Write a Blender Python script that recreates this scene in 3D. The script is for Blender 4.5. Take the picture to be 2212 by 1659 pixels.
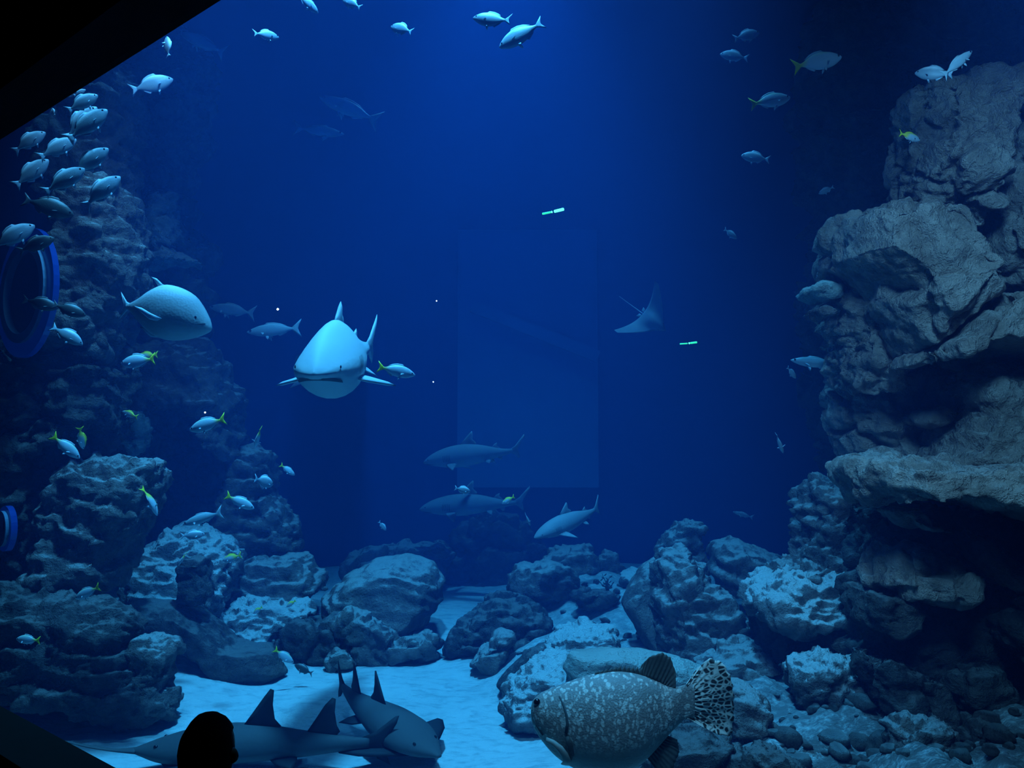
import bpy, bmesh, math, random
import numpy as np
from mathutils import Vector, Matrix

for o in list(bpy.data.objects):
    bpy.data.objects.remove(o, do_unlink=True)
SC = bpy.context.scene
COL = SC.collection
random.seed(7)

# ------------------------------------------------------------------ camera
F = 1800.0                       # focal length in pixels of the 2212 x 1659 frame
PITCH = math.radians(4.26)
CAM = Vector((0, 0, 2.2))
cd = bpy.data.cameras.new('camera')
cd.sensor_width = 36.0
cd.lens = 36.0 * F / 2212.0
cd.clip_start = 0.05
cam = bpy.data.objects.new('camera', cd)
COL.objects.link(cam)
cam.location = CAM
cam.rotation_euler = (math.pi / 2 + PITCH, 0, 0)
SC.camera = cam
FWD = Vector((0, math.cos(PITCH), math.sin(PITCH)))
UPV = Vector((0, -math.sin(PITCH), math.cos(PITCH)))
RGT = Vector((1, 0, 0))


def P(px, py, D):
    """World point that lies D metres deep along the view axis on the line of sight of a pixel."""
    return CAM + D * (FWD + RGT * ((px - 1106) / F) + UPV * ((829.5 - py) / F))


# ------------------------------------------------------------------ world, lamps, exposure
w = bpy.data.worlds.new('hall_dark')
SC.world = w
w.use_nodes = True
w.node_tree.nodes['Background'].inputs[0].default_value = (0.002, 0.004, 0.008, 1)
w.node_tree.nodes['Background'].inputs[1].default_value = 0.02
SC.view_settings.view_transform = 'Standard'
SC.view_settings.look = 'None'
SC.view_settings.gamma = 1.0
SC.view_settings.use_curve_mapping = False
SC.view_settings.exposure = 0.0
SC.cycles.volume_bounces = 0
SC.cycles.use_light_tree = False
SC.cycles.max_bounces = 4
SC.cycles.diffuse_bounces = 2
SC.cycles.transparent_max_bounces = 12
SC.cycles.use_adaptive_sampling = True
SC.cycles.adaptive_threshold = 0.06

BLUE = (0.10, 0.51, 1.0)
FRONT = (0.17, 0.56, 1.0)


def spot(name, loc, target, power, deg, blend=1.0, radius=0.5, col=BLUE):
    l = bpy.data.lights.new(name, 'SPOT')
    l.energy = power
    l.color = col
    l.spot_size = math.radians(deg)
    l.spot_blend = blend
    l.shadow_soft_size = radius
    o = bpy.data.objects.new(name, l)
    COL.objects.link(o)
    o.location = loc
    d = Vector(target) - Vector(loc)
    o.rotation_euler = d.to_track_quat('-Z', 'Y').to_euler()
    return o


spot('tank_lamp', (-0.9, 5.4, 11.7), (-0.85, 7.4, 0), 17000, 51, 1.0, 0.35)
spot('tank_lamp', (0.0, 11.8, 11.6), (-0.1, 11.8, 0), 5000, 62, 1.0, 0.5)
spot('tank_lamp', (-3.7, 7.2, 11.0), (-3.6, 7.0, 0), 2000, 32, 1.0, 0.3)
# unseen fill lights added above the window, inside the tank, to brighten front faces
spot('front_fill', (1.5, 1.75, 4.55), (3.6, 5.8, 2.75), 860, 58, 0.9, 0.4, FRONT)
spot('front_fill', (0.5, 2.6, 4.9), (1.5, 5.7, 0.1), 820, 60, 1.0, 0.4, FRONT)
spot('front_fill', (-2.6, 6.0, 6.8), (-3.2, 9.6, 1.2), 380, 76, 1.0, 0.4, FRONT)


# ------------------------------------------------------------------ helpers: objects
def link(name, me, parent=None, mat=None, smooth=True):
    o = bpy.data.objects.new(name, me)
    COL.objects.link(o)
    if parent is not None:
        o.parent = parent
    if mat is not None and not me.materials:
        me.materials.append(mat)
    if smooth and len(me.polygons):
        me.polygons.foreach_set('use_smooth', [True] * len(me.polygons))
    return o


def mesh(name, verts, faces):
    me = bpy.data.meshes.new(name)
    me.from_pydata([tuple(map(float, v)) for v in verts], [], [tuple(map(int, f)) for f in faces])
    bm = bmesh.new()
    bm.from_mesh(me)
    bmesh.ops.recalc_face_normals(bm, faces=bm.faces)
    bm.to_mesh(me)
    bm.free()
    me.update()
    return me


def tag(o, label=None, cat=None, group=None, kind=None):
    if label:
        o['label'] = label
    if cat:
        o['category'] = cat
    if group:
        o['group'] = group
    if kind:
        o['kind'] = kind
    return o


def empty(name, loc=(0, 0, 0)):
    o = bpy.data.objects.new(name, None)
    COL.objects.link(o)
    o.location = loc
    o.empty_display_size = 0.1
    return o


def copy_tree(o, parent=None):
    c = o.copy()
    COL.objects.link(c)
    c.parent = parent
    for ch in o.children:
        copy_tree(ch, c)
    return c


def box_mesh(name, x0, x1, y0, y1, z0, z1):
    v = [(x, y, z) for z in (z0, z1) for y in (y0, y1) for x in (x0, x1)]
    f = [(0, 1, 3, 2), (4, 6, 7, 5), (0, 4, 5, 1), (2, 3, 7, 6), (0, 2, 6, 4), (1, 5, 7, 3)]
    return mesh(name, v, f)


def prism_mesh(name, poly, z0, z1):
    n = len(poly)
    v = [(x, y, z0) for x, y in poly] + [(x, y, z1) for x, y in poly]
    f = [tuple(range(n)), tuple(range(n, 2 * n))]
    f += [(i, (i + 1) % n, n + (i + 1) % n, n + i) for i in range(n)]
    return mesh(name, v, f)


# ------------------------------------------------------------------ helpers: noise
_rs = np.random.RandomState(11)
_PERM = np.concatenate([_rs.permutation(256)] * 3)
_VAL = _rs.rand(256)


def _h(ix, iy, iz):
    return _PERM[(_PERM[(_PERM[ix & 255] + iy) & 255] + iz) & 255]


def vnoise(p):
    i = np.floor(p).astype(int)
    f = p - i
    f = f * f * f * (f * (f * 6 - 15) + 10)
    r = 0
    for dx in (0, 1):
        wx = f[:, 0] if dx else 1 - f[:, 0]
        for dy in (0, 1):
            wy = f[:, 1] if dy else 1 - f[:, 1]
            for dz in (0, 1):
                wz = f[:, 2] if dz else 1 - f[:, 2]
                r = r + wx * wy * wz * _VAL[_h(i[:, 0] + dx, i[:, 1] + dy, i[:, 2] + dz)]
    return r * 2 - 1


def fbm(p, oct=4, gain=0.5):
    a, s, t = 1.0, 0.0, 0.0
    q = p.copy()
    for k in range(oct):
        s = s + a * vnoise(q)
        t += a
        a *= gain
        q = q * 2.03 + 17.3
    return s / t * 1.6


def ridged(p, oct=4):
    a, s, t = 1.0, 0.0, 0.0
    q = p.copy()
    for k in range(oct):
        s = s + a * (1 - np.abs(vnoise(q)) * 2)
        t += a
        a *= 0.5
        q = q * 2.1 + 9.1
    return s / t


def worley(p):
    i = np.floor(p).astype(int)
    n = len(p)
    f1 = np.full(n, 9.0)
    f2 = np.full(n, 9.0)
    cid = np.zeros(n, int)
    for dx in (-1, 0, 1):
        for dy in (-1, 0, 1):
            for dz in (-1, 0, 1):
                c = i + np.array([dx, dy, dz])
                h = _h(c[:, 0], c[:, 1], c[:, 2])
                jit = np.stack([_VAL[h], _VAL[(h * 7 + 31) & 255], _VAL[(h * 13 + 91) & 255]], 1)
                d = np.linalg.norm(c + jit - p, axis=1)
                closer = d < f1
                f2 = np.where(closer, f1, np.minimum(f2, d))
                cid = np.where(closer, h, cid)
                f1 = np.where(closer, d, f1)
    return f1, f2, cid


# ------------------------------------------------------------------ helpers: materials
def new_mat(name):
    m = bpy.data.materials.new(name)
    m.use_nodes = True
    nt = m.node_tree
    return m, nt, nt.nodes['Principled BSDF']


def N(nt, typ, **kw):
    n = nt.nodes.new(typ)
    for k, v in kw.items():
        if isinstance(k, str) and hasattr(n, k):
            setattr(n, k, v)
    return n


def ramp(nt, stops, interp='LINEAR'):
    r = nt.nodes.new('ShaderNodeValToRGB')
    r.color_ramp.interpolation = interp
    e = r.color_ramp.elements
    while len(e) < len(stops):
        e.new(0.5)
    for k, (pos, c) in enumerate(stops):
        e[k].position = pos
        e[k].color = (*c, 1) if len(c) == 3 else c
    return r


def mixc(nt, fac, a, b):
    m = nt.nodes.new('ShaderNodeMix')
    m.data_type = 'RGBA'
    L = nt.links
    for sock, val in ((m.inputs['Factor'], fac), (m.inputs['A'], a), (m.inputs['B'], b)):
        if hasattr(val, 'is_output'):
            L.new(val, sock)
        elif sock.type == 'RGBA':
            sock.default_value = (*val, 1)
        else:
            sock.default_value = val
    # colour sockets share names with the float ones; pick the RGBA pair explicitly
    return m


def mix_rgb(nt, fac, a, b, blend='MIX'):
    m = nt.nodes.new('ShaderNodeMixRGB')
    m.blend_type = blend
    L = nt.links
    for sock, val in zip(m.inputs, (fac, a, b)):
        if hasattr(val, 'is_output'):
            L.new(val, sock)
        elif isinstance(val, (int, float)):
            sock.default_value = val
        else:
            sock.default_value = (*val, 1)
    return m.outputs[0]


def math_node(nt, op, a, b=None, clamp=False):
    m = nt.nodes.new('ShaderNodeMath')
    m.operation = op
    m.use_clamp = clamp
    for sock, val in zip(m.inputs, (a, b)):
        if val is None:
            continue
        if hasattr(val, 'is_output'):
            nt.links.new(val, sock)
        else:
            sock.default_value = val
    return m.outputs[0]


def smooth_range(nt, val, a, b):
    m = nt.nodes.new('ShaderNodeMapRange')
    m.interpolation_type = 'SMOOTHSTEP'
    nt.links.new(val, m.inputs[0])
    m.inputs[1].default_value = a
    m.inputs[2].default_value = b
    return m.outputs[0]


def noise_tex(nt, vec, scale, detail=5, rough=0.6):
    n = nt.nodes.new('ShaderNodeTexNoise')
    n.inputs['Scale'].default_value = scale
    n.inputs['Detail'].default_value = detail
    n.inputs['Roughness'].default_value = rough
    if vec is not None:
        nt.links.new(vec, n.inputs['Vector'])
    return n.outputs['Fac']


def bump(nt, bsdf, height, strength=0.5, dist=0.05):
    b = nt.nodes.new('ShaderNodeBump')
    b.inputs['Strength'].default_value = strength
    b.inputs['Distance'].default_value = dist
    nt.links.new(height, b.inputs['Height'])
    nt.links.new(b.outputs[0], bsdf.inputs['Normal'])


def plain(name, col, rough=0.6, spec=0.3, metal=0.0, nscale=20, var=0.25):
    m, nt, b = new_mat(name)
    tc = nt.nodes.new('ShaderNodeTexCoord')
    n = noise_tex(nt, tc.outputs['Object'], nscale)
    dark = tuple(c * (1 - var) for c in col)
    lite = tuple(min(1, c * (1 + var)) for c in col)
    c = mix_rgb(nt, n, dark, lite)
    nt.links.new(c, b.inputs['Base Color'])
    b.inputs['Roughness'].default_value = rough
    b.inputs['Metallic'].default_value = metal
    b.inputs['Specular IOR Level'].default_value = spec
    return m


def rock_material(name, dark, mid, silt, silt_lo=0.55, silt_hi=0.85, silt_amt=0.8, bscale=6.0):
    """Rock with mottled colour, and pale sediment that has settled on its upward faces."""
    m, nt, b = new_mat(name)
    L = nt.links
    tc = nt.nodes.new('ShaderNodeTexCoord')
    vec = tc.outputs['Object']
    n1 = noise_tex(nt, vec, 2.2, 6, 0.65)
    n2 = noise_tex(nt, vec, 11.0, 5, 0.7)
    n3 = noise_tex(nt, vec, 38.0, 4, 0.7)
    mot = math_node(nt, 'ADD', math_node(nt, 'MULTIPLY', n1, 0.6), math_node(nt, 'MULTIPLY', n2, 0.4))
    base = mix_rgb(nt, smooth_range(nt, mot, 0.34, 0.68), dark, mid)
    geo = nt.nodes.new('ShaderNodeNewGeometry')
    sep = nt.nodes.new('ShaderNodeSeparateXYZ')
    L.new(geo.outputs['Normal'], sep.inputs[0])
    up = math_node(nt, 'ADD', sep.outputs['Z'], math_node(nt, 'MULTIPLY', math_node(nt, 'SUBTRACT', n2, 0.5), 0.9))
    fac = math_node(nt, 'MULTIPLY', smooth_range(nt, up, silt_lo, silt_hi), silt_amt)
    col = mix_rgb(nt, fac, base, silt)
    L.new(col, b.inputs['Base Color'])
    b.inputs['Roughness'].default_value = 0.9
    b.inputs['Specular IOR Level'].default_value = 0.15
    h = math_node(nt, 'ADD', math_node(nt, 'MULTIPLY', n2, 0.7), math_node(nt, 'MULTIPLY', n3, 0.3))
    bump(nt, b, h, 1.0, 0.12)
    return m


M = {}
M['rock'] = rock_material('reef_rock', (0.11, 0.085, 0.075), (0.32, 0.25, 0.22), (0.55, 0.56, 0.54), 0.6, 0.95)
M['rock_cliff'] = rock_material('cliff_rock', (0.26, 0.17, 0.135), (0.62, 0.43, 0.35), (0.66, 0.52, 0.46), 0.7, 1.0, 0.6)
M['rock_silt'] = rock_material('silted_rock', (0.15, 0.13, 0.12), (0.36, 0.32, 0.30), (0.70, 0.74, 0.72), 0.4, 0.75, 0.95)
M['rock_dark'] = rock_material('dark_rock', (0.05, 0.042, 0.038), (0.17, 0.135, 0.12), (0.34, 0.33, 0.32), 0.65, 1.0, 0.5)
M['coral'] = rock_material('pale_coral', (0.25, 0.27, 0.24), (0.52, 0.54, 0.48), (0.66, 0.70, 0.64), 0.4, 0.8, 0.6)


def sand_material():
    m, nt, b = new_mat('white_sand')
    L = nt.links
    tc = nt.nodes.new('ShaderNodeTexCoord')
    vec = tc.outputs['Object']
    mp = nt.nodes.new('ShaderNodeMapping')
    mp.inputs['Scale'].default_value = (1.0, 1.7, 1.0)
    mp.inputs['Rotation'].default_value = (0, 0, 0.35)
    L.new(vec, mp.inputs[0])
    v2 = mp.outputs[0]
    n1 = noise_tex(nt, v2, 1.3, 4, 0.55)
    n2 = noise_tex(nt, v2, 7.0, 6, 0.7)
    n3 = noise_tex(nt, v2, 34.0, 4, 0.7)
    col = mix_rgb(nt, n1, (0.62, 0.74, 0.75), (0.76, 0.84, 0.83))
    col = mix_rgb(nt, smooth_range(nt, n2, 0.46, 0.70), col, (0.42, 0.55, 0.58))
    # coarse coral gravel on the reef bank: vertex attribute 'gravel' marks where it lies
    at = nt.nodes.new('ShaderNodeAttribute')
    at.attribute_name = 'gravel'
    g = math_node(nt, 'MULTIPLY', at.outputs['Fac'], smooth_range(nt, math_node(nt, 'ADD', math_node(nt, 'MULTIPLY', n2, 0.7), math_node(nt, 'MULTIPLY', n3, 0.4)), 0.34, 0.60))
    col = mix_rgb(nt, g, col, (0.17, 0.17, 0.165))
    L.new(col, b.inputs['Base Color'])
    b.inputs['Roughness'].default_value = 0.95
    b.inputs['Specular IOR Level'].default_value = 0.1
    h = math_node(nt, 'ADD', math_node(nt, 'MULTIPLY', n2, 0.8), math_node(nt, 'MULTIPLY', n3, 0.35))
    bump(nt, b, h, 0.8, 0.09)
    return m


M['sand'] = sand_material()
M['black'] = plain('matt_black_wall', (0.006, 0.006, 0.007), 0.9, 0.05)
M['hall_floor'] = plain('dark_carpet', (0.02, 0.02, 0.024), 0.95, 0.05, nscale=60)
M['tank_wall'] = plain('painted_tank_wall', (0.05, 0.16, 0.30), 0.9, 0.1, nscale=0.7, var=0.2)
M['tank_panel'] = plain('pale_blue_panel', (0.14, 0.31, 0.49), 0.9, 0.1, nscale=0.8, var=0.15)
M['eye_dark'] = plain('fish_eye', (0.01, 0.01, 0.012), 0.2, 0.6)


def body_material(name, back, flank, belly, z0, z1, tail=None, tail_x=(-0.36, -0.2), rough=0.38, spec=0.5, back_amt=1.0, bands=None):
    """Fish skin in the fish's own coordinates (x forward, z up): back, flank and belly colours, and a coloured tail stalk."""
    m, nt, b = new_mat(name)
    L = nt.links
    tc = nt.nodes.new('ShaderNodeTexCoord')
    sep = nt.nodes.new('ShaderNodeSeparateXYZ')
    L.new(tc.outputs['Object'], sep.inputs[0])
    n = noise_tex(nt, tc.outputs['Object'], 9, 4)
    z = math_node(nt, 'ADD', sep.outputs['Z'], math_node(nt, 'MULTIPLY', math_node(nt, 'SUBTRACT', n, 0.5), 0.05 * (z1 - z0) / 0.3))
    t = math_node(nt, 'DIVIDE', math_node(nt, 'SUBTRACT', z, z0), z1 - z0)
    r = ramp(nt, [(0.0, belly), (0.35, flank), (0.72, flank), (0.95, back)])
    L.new(t, r.inputs[0])
    c = r.outputs[0]
    if tail:
        c = mix_rgb(nt, smooth_range(nt, math_node(nt, 'ADD', math_node(nt, 'MULTIPLY', sep.outputs['X'], -1.0), math_node(nt, 'MULTIPLY', sep.outputs['Z'], 0.55)), -tail_x[1], -tail_x[0]), c, tail)
    c = mix_rgb(nt, math_node(nt, 'MULTIPLY', n, 0.25), c, tuple(x * 0.6 for x in flank))
    L.new(c, b.inputs['Base Color'])
    b.inputs['Roughness'].default_value = rough
    b.inputs['Specular IOR Level'].default_value = spec
    sc = nt.nodes.new('ShaderNodeTexVoronoi')
    sc.inputs['Scale'].default_value = 55
    L.new(tc.outputs['Object'], sc.inputs['Vector'])
    bump(nt, b, sc.outputs['Distance'], 0.12, 0.01)
    return m


M['silver_skin'] = body_material('silver_skin', (0.92, 0.95, 0.97), (0.34, 0.41, 0.46), (0.26, 0.32, 0.36), -0.19, 0.17)
M['silver_fin'] = plain('silver_fin', (0.45, 0.55, 0.62), 0.5)
M['yellow_skin'] = body_material('yellowtail_skin', (0.66, 0.78, 0.55), (0.58, 0.68, 0.76), (0.50, 0.58, 0.64), -0.16, 0.17, tail=(0.95, 0.80, 0.03), tail_x=(-0.34, -0.16))
M['yellow_back_skin'] = body_material('yellowback_skin', (0.95, 0.80, 0.05), (0.58, 0.68, 0.76), (0.50, 0.58, 0.64), -0.16, 0.13, tail=(0.95, 0.80, 0.03), tail_x=(-0.2, 0.02))
M['yellow_fin'] = plain('yellow_fin', (0.95, 0.78, 0.03), 0.5)
M['slim_skin'] = body_material('slim_skin', (0.50, 0.60, 0.62), (0.36, 0.46, 0.50), (0.55, 0.62, 0.64), -0.11, 0.12)
M['slim_fin'] = plain('slim_fin', (0.38, 0.48, 0.52), 0.5)
M['dark_skin'] = body_material('dark_skin', (0.34, 0.36, 0.36), (0.06, 0.065, 0.065), (0.10, 0.11, 0.11), -0.19, 0.2, rough=0.5)
M['dark_fin'] = plain('dark_fin', (0.14, 0.15, 0.16), 0.5)
M['shark_skin'] = body_material('shark_skin', (0.62, 0.70, 0.70), (0.55, 0.64, 0.66), (0.60, 0.66, 0.68), -0.08, 0.1, rough=0.6, spec=0.3)
M['grey_shark_skin'] = body_material('grey_shark_skin', (0.30, 0.34, 0.36), (0.26, 0.32, 0.34), (0.36, 0.42, 0.44), -0.08, 0.1, rough=0.6, spec=0.3)
M['grey_shark_fin'] = plain('grey_shark_fin', (0.26, 0.31, 0.33), 0.6, 0.3)
M['shark_fin'] = plain('shark_fin', (0.52, 0.60, 0.62), 0.6, 0.3)
M['floor_shark_skin'] = body_material('floor_shark_skin', (0.085, 0.095, 0.10), (0.075, 0.085, 0.09), (0.15, 0.165, 0.165), -0.05, 0.09, rough=0.7, spec=0.2)
M['floor_shark_fin'] = plain('floor_shark_fin', (0.022, 0.026, 0.03), 0.7, 0.2)
M['mouth'] = plain('mouth_dark', (0.09, 0.11, 0.12), 0.8, 0.1)

# ------------------------------------------------------------------ the hall: window wall, pane, floor
WN = Vector((math.cos(math.radians(50)), math.sin(math.radians(50)), 0))    # wall normal, into the tank
WR = Vector((WN.y, -WN.x, 0))                                               # along the wall, to the right
WP, WT = 2.0, 0.30                                                          # distance from camera, wall thickness
Z_SILL, Z_HEAD = 0.61, 4.28
TL, TR = -8.2, 3.2                                                          # window opening along the wall


def W(t, off=0.0):
    return WN * (WP + off) + WR * t


def wall_piece(t0, t1, z0, z1):
    v = []
    for z in (z0, z1):
        for t, off in ((t0, -WT), (t1, -WT), (t1, 0), (t0, 0)):
            q = W(t, off)
            v.append((q.x, q.y, z))
    f = [(0, 1, 2, 3), (4, 5, 6, 7), (0, 1, 5, 4), (1, 2, 6, 5), (2, 3, 7, 6), (3, 0, 4, 7)]
    return v, f


vs, fs = [], []
for a in ((-10.0, 5.0, -0.4, Z_SILL), (-10.0, 5.0, Z_HEAD, 6.5), (-10.0, TL, Z_SILL, Z_HEAD), (TR, 5.0, Z_SILL, Z_HEAD)):
    v, f = wall_piece(*a)
    fs += [tuple(i + len(vs) for i in q) for q in f]
    vs += v
wall = link('wall_front', mesh('wall_front', vs, fs), mat=M['black'], smooth=False)
tag(wall, 'black hall wall around the large viewing window', kind='structure')

m, nt, b = new_mat('acrylic_pane')
nt.nodes.remove(b)
tr = nt.nodes.new('ShaderNodeBsdfTransparent')
tr.inputs[0].default_value = (0.97, 0.985, 0.99, 1)
gl = nt.nodes.new('ShaderNodeBsdfGlossy')
gl.inputs['Roughness'].default_value = 0.0
mx = nt.nodes.new('ShaderNodeMixShader')
mx.inputs[0].default_value = 0.025
nt.links.new(tr.outputs[0], mx.inputs[1])
nt.links.new(gl.outputs[0], mx.inputs[2])
nt.links.new(mx.outputs[0], nt.nodes['Material Output'].inputs[0])
v, f = [], None
for z in (Z_SILL - 0.02, Z_HEAD + 0.02):
    for t, off in ((TL, -0.10), (TR, -0.10), (TR, -0.04), (TL, -0.04)):
        q = W(t, off)
        v.append((q.x, q.y, z))
pane = link('window_1', mesh('window_1', v, [(0, 1, 2, 3), (4, 5, 6, 7), (0, 1, 5, 4), (1, 2, 6, 5), (2, 3, 7, 6), (3, 0, 4, 7)]), mat=m, smooth=False)
tag(pane, 'huge clear acrylic viewing pane of the aquarium', kind='structure')

q0, q1 = W(-10.0, -WT - 0.002), W(5.0, -WT - 0.002)
fl = link('floor', prism_mesh('floor', [(q0.x, q0.y), (q1.x, q1.y), (q1.x - 6, q1.y - 7), (q0.x - 6, q0.y - 7)], -0.4, 0.0), mat=M['hall_floor'], smooth=False)
tag(fl, 'dark floor of the viewing hall', kind='structure')

# ------------------------------------------------------------------ the tank: walls, water
A, B = W(-9.6, 0.004), W(4.9, 0.004)
BACK = 16.0
FOOT = [(A.x, A.y), (B.x, B.y), (8.0, 8.0), (8.0, BACK), (-9.5, BACK), (-9.5, 10.0)]
wm = bpy.data.materials.new('tank_water')
wm.use_nodes = True
nt = wm.node_tree
nt.nodes.clear()
out = nt.nodes.new('ShaderNodeOutputMaterial')
sca = nt.nodes.new('ShaderNodeVolumeScatter')
sca.inputs['Color'].default_value = (0.08, 0.27, 1.0, 1)
sca.inputs['Density'].default_value = 0.042
sca.inputs['Anisotropy'].default_value = 0.0
ab = nt.nodes.new('ShaderNodeVolumeAbsorption')
ab.inputs['Color'].default_value = (0.45, 0.74, 0.92, 1)
ab.inputs['Density'].default_value = 0.19
add = nt.nodes.new('ShaderNodeAddShader')
nt.links.new(sca.outputs[0], add.inputs[0])
nt.links.new(ab.outputs[0], add.inputs[1])
nt.links.new(add.outputs[0], out.inputs['Volume'])
water = link('water', prism_mesh('water', FOOT, -1.2, 12.0), mat=wm, smooth=False)
tag(water, 'clear blue sea water filling the tank', kind='structure')


def tank_wall(name, p0, p1, label):
    d = Vector((p1[0] - p0[0], p1[1] - p0[1], 0)).normalized()
    n = Vector((d.y, -d.x, 0)) * 0.3
    o = link(name, prism_mesh(name, [p0, p1, (p1[0] + n.x, p1[1] + n.y), (p0[0] + n.x, p0[1] + n.y)], -1.2, 12.0), mat=M['tank_wall'], smooth=False)
    tag(o, label, kind='structure')
    return o


tank_wall('wall_right', FOOT[1], FOOT[2], 'dark blue side wall of the tank behind the cliff')
tank_wall('wall_right_back', FOOT[2], FOOT[3], 'dark blue side wall further back in the tank')
wb = tank_wall('wall_back', FOOT[3], FOOT[4], 'dark blue back wall of the tank')
tank_wall('wall_left', FOOT[4], FOOT[5], 'dark blue side wall beyond the tall rock pillars')
tank_wall('wall_left_front', FOOT[5], FOOT[0], 'dark side wall next to the viewing window')
# pale panel and slanting rail on the back wall
a, b_ = P(978, 485, 14.6), P(1308, 1060, 14.6)
pn = link('panel', box_mesh('panel', a.x, b_.x, BACK - 0.16, BACK - 0.02, b_.z, a.z + 0.3), wb, M['tank_panel'], False)
pn['label'] = 'pale upright panel on the back wall'
a, b_ = P(1010, 630, 14.4), P(1310, 752, 14.4)
d = (b_ - a)
nv = Vector((-d.z, 0, d.x)).normalized() * 0.11
yy0, yy1 = BACK - 0.34, BACK - 0.17
vv = [(q.x, y, q.z) for y in (yy0, yy1) for q in (a + nv, b_ + nv, b_ - nv, a - nv)]
rl = link('rail', mesh('rail', vv, [(0, 1, 2, 3), (4, 5, 6, 7), (0, 1, 5, 4), (1, 2, 6, 5), (2, 3, 7, 6), (3, 0, 4, 7)]), wb, M['tank_panel'], False)

# ------------------------------------------------------------------ sand floor
CTRL = [  # px, py, depth, height above/below from the line of sight; gravel amount
    (1110, 1560, 7.0, 0), (1250, 1250, 10.6, .6), (1440, 1255, 10.4, .6), (1300, 1400, 8.4, .8), (1180, 1450, 7.9, .9),
    (1400, 1390, 8.3, .35), (1720, 1500, 6.2, .9), (1720, 1640, 5.2, 1.0), (2000, 1640, 4.9, 1.0), (2212, 1650, 4.7, .9), (1950, 1560, 5.6, 1.0),
    (1230, 1640, 6.0, 0), (1500, 1640, 5.5, .5), (1700, 1260, 10.0, .6), (1640, 1470, 6.9, .25), (1560, 1290, 9.6, .3),
    (560, 1330, 9.8, .5), (440, 1360, 9.0, .5), (640, 1300, 10.5, .2), (330, 1290, 9.4, .4),
]
pts, zz, gg = [], [], []
for px, py, D, g in CTRL:
    q = P(px, py, D)
    pts.append((q.x, q.y))
    zz.append(q.z)
    gg.append(g)
for px, D in ((100, 6.2), (300, 6.6), (500, 6.6), (700, 6.6), (900, 6.6), (1050, 6.6), (400, 7.6), (600, 8.0), (800, 8.2), (1000, 8.2), (900, 9.0), (700, 8.8), (1030, 7.4),
              (500, 5.4), (900, 5.2), (1080, 5.4), (960, 9.8), (900, 11.5), (300, 12.0), (1000, 13), (600, 15), (1100, 15.5), (1700, 15), (0, 9), (1180, 5.0), (1250, 4.4), (0, 14), (1030, 11)):
    q = P(px, 900, D)
    pts.append((q.x, q.y))
    zz.append(-0.10)
    gg.append(0.0)
pts = np.array(pts)
zz = np.array(zz)
gg = np.array(gg)


def ground(x, y):
    """Height and gravel share of the tank floor at plan positions x, y (arrays)."""
    x = np.atleast_1d(np.asarray(x, float))
    y = np.atleast_1d(np.asarray(y, float))
    d2 = (x[:, None] - pts[None, :, 0]) ** 2 + (y[:, None] - pts[None, :, 1]) ** 2 + 0.02
    wgt = d2 ** -1.7
    wgt /= wgt.sum(1, keepdims=True)
    z = wgt @ zz
    g = wgt @ gg
    q = np.stack([x * 0.9, y * 0.9, np.zeros_like(x)], 1)
    z = z + 0.05 * fbm(q, 3)
    q = np.stack([x * 2.6, y * 2.6, np.ones_like(x)], 1)
    z = z + g * 0.16 * fbm(q, 4) + g * 0.05 * ridged(q * 2.7, 3)
    q = np.stack([x * 1.4 + 0.5 * y, y * 3.2, np.ones_like(x) * 3], 1)
    z = z + (1 - g) * 0.018 * fbm(q, 3)
    return z, g


def in_foot(x, y):
    c = np.zeros(len(x), bool)
    n = len(FOOT)
    for i in range(n):
        x1, y1 = FOOT[i]
        x2, y2 = FOOT[(i + 1) % n]
        cond = ((y1 > y) != (y2 > y)) & (x < (x2 - x1) * (y - y1) / (y2 - y1 + 1e-12) + x1)
        c ^= cond
    return c


st = 0.055
xs = np.arange(-9.5, 8.01, st)
ys = np.arange(0.0, BACK + 0.01, st)
# skip the parts outside the tank
GX, GY = np.meshgrid(xs, ys)
zf, gf = ground(GX.ravel(), GY.ravel())
ins = in_foot(GX.ravel(), GY.ravel()).reshape(GX.shape)
nx_, ny_ = len(xs), len(ys)
keep = ins[:-1, :-1] & ins[1:, :-1] & ins[:-1, 1:] & ins[1:, 1:]
idx = np.arange(nx_ * ny_).reshape(ny_, nx_)
qf = np.stack([idx[:-1, :-1][keep], idx[:-1, 1:][keep], idx[1:, 1:][keep], idx[1:, :-1][keep]], 1)
used = np.unique(qf)
remap = np.full(nx_ * ny_, -1)
remap[used] = np.arange(len(used))
qf = remap[qf]
vv = np.stack([GX.ravel(), GY.ravel(), zf], 1)[used]
gme = bpy.data.meshes.new('sand_floor')
gme.from_pydata(vv.tolist(), [], qf.tolist())
at = gme.attributes.new('gravel', 'FLOAT', 'POINT')
at.data.foreach_set('value', gf[used].astype(np.float32))
sand = link('sand_floor', gme, mat=M['sand'])
tag(sand, 'pale rippled sand covering the floor of the tank', kind='structure')


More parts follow.
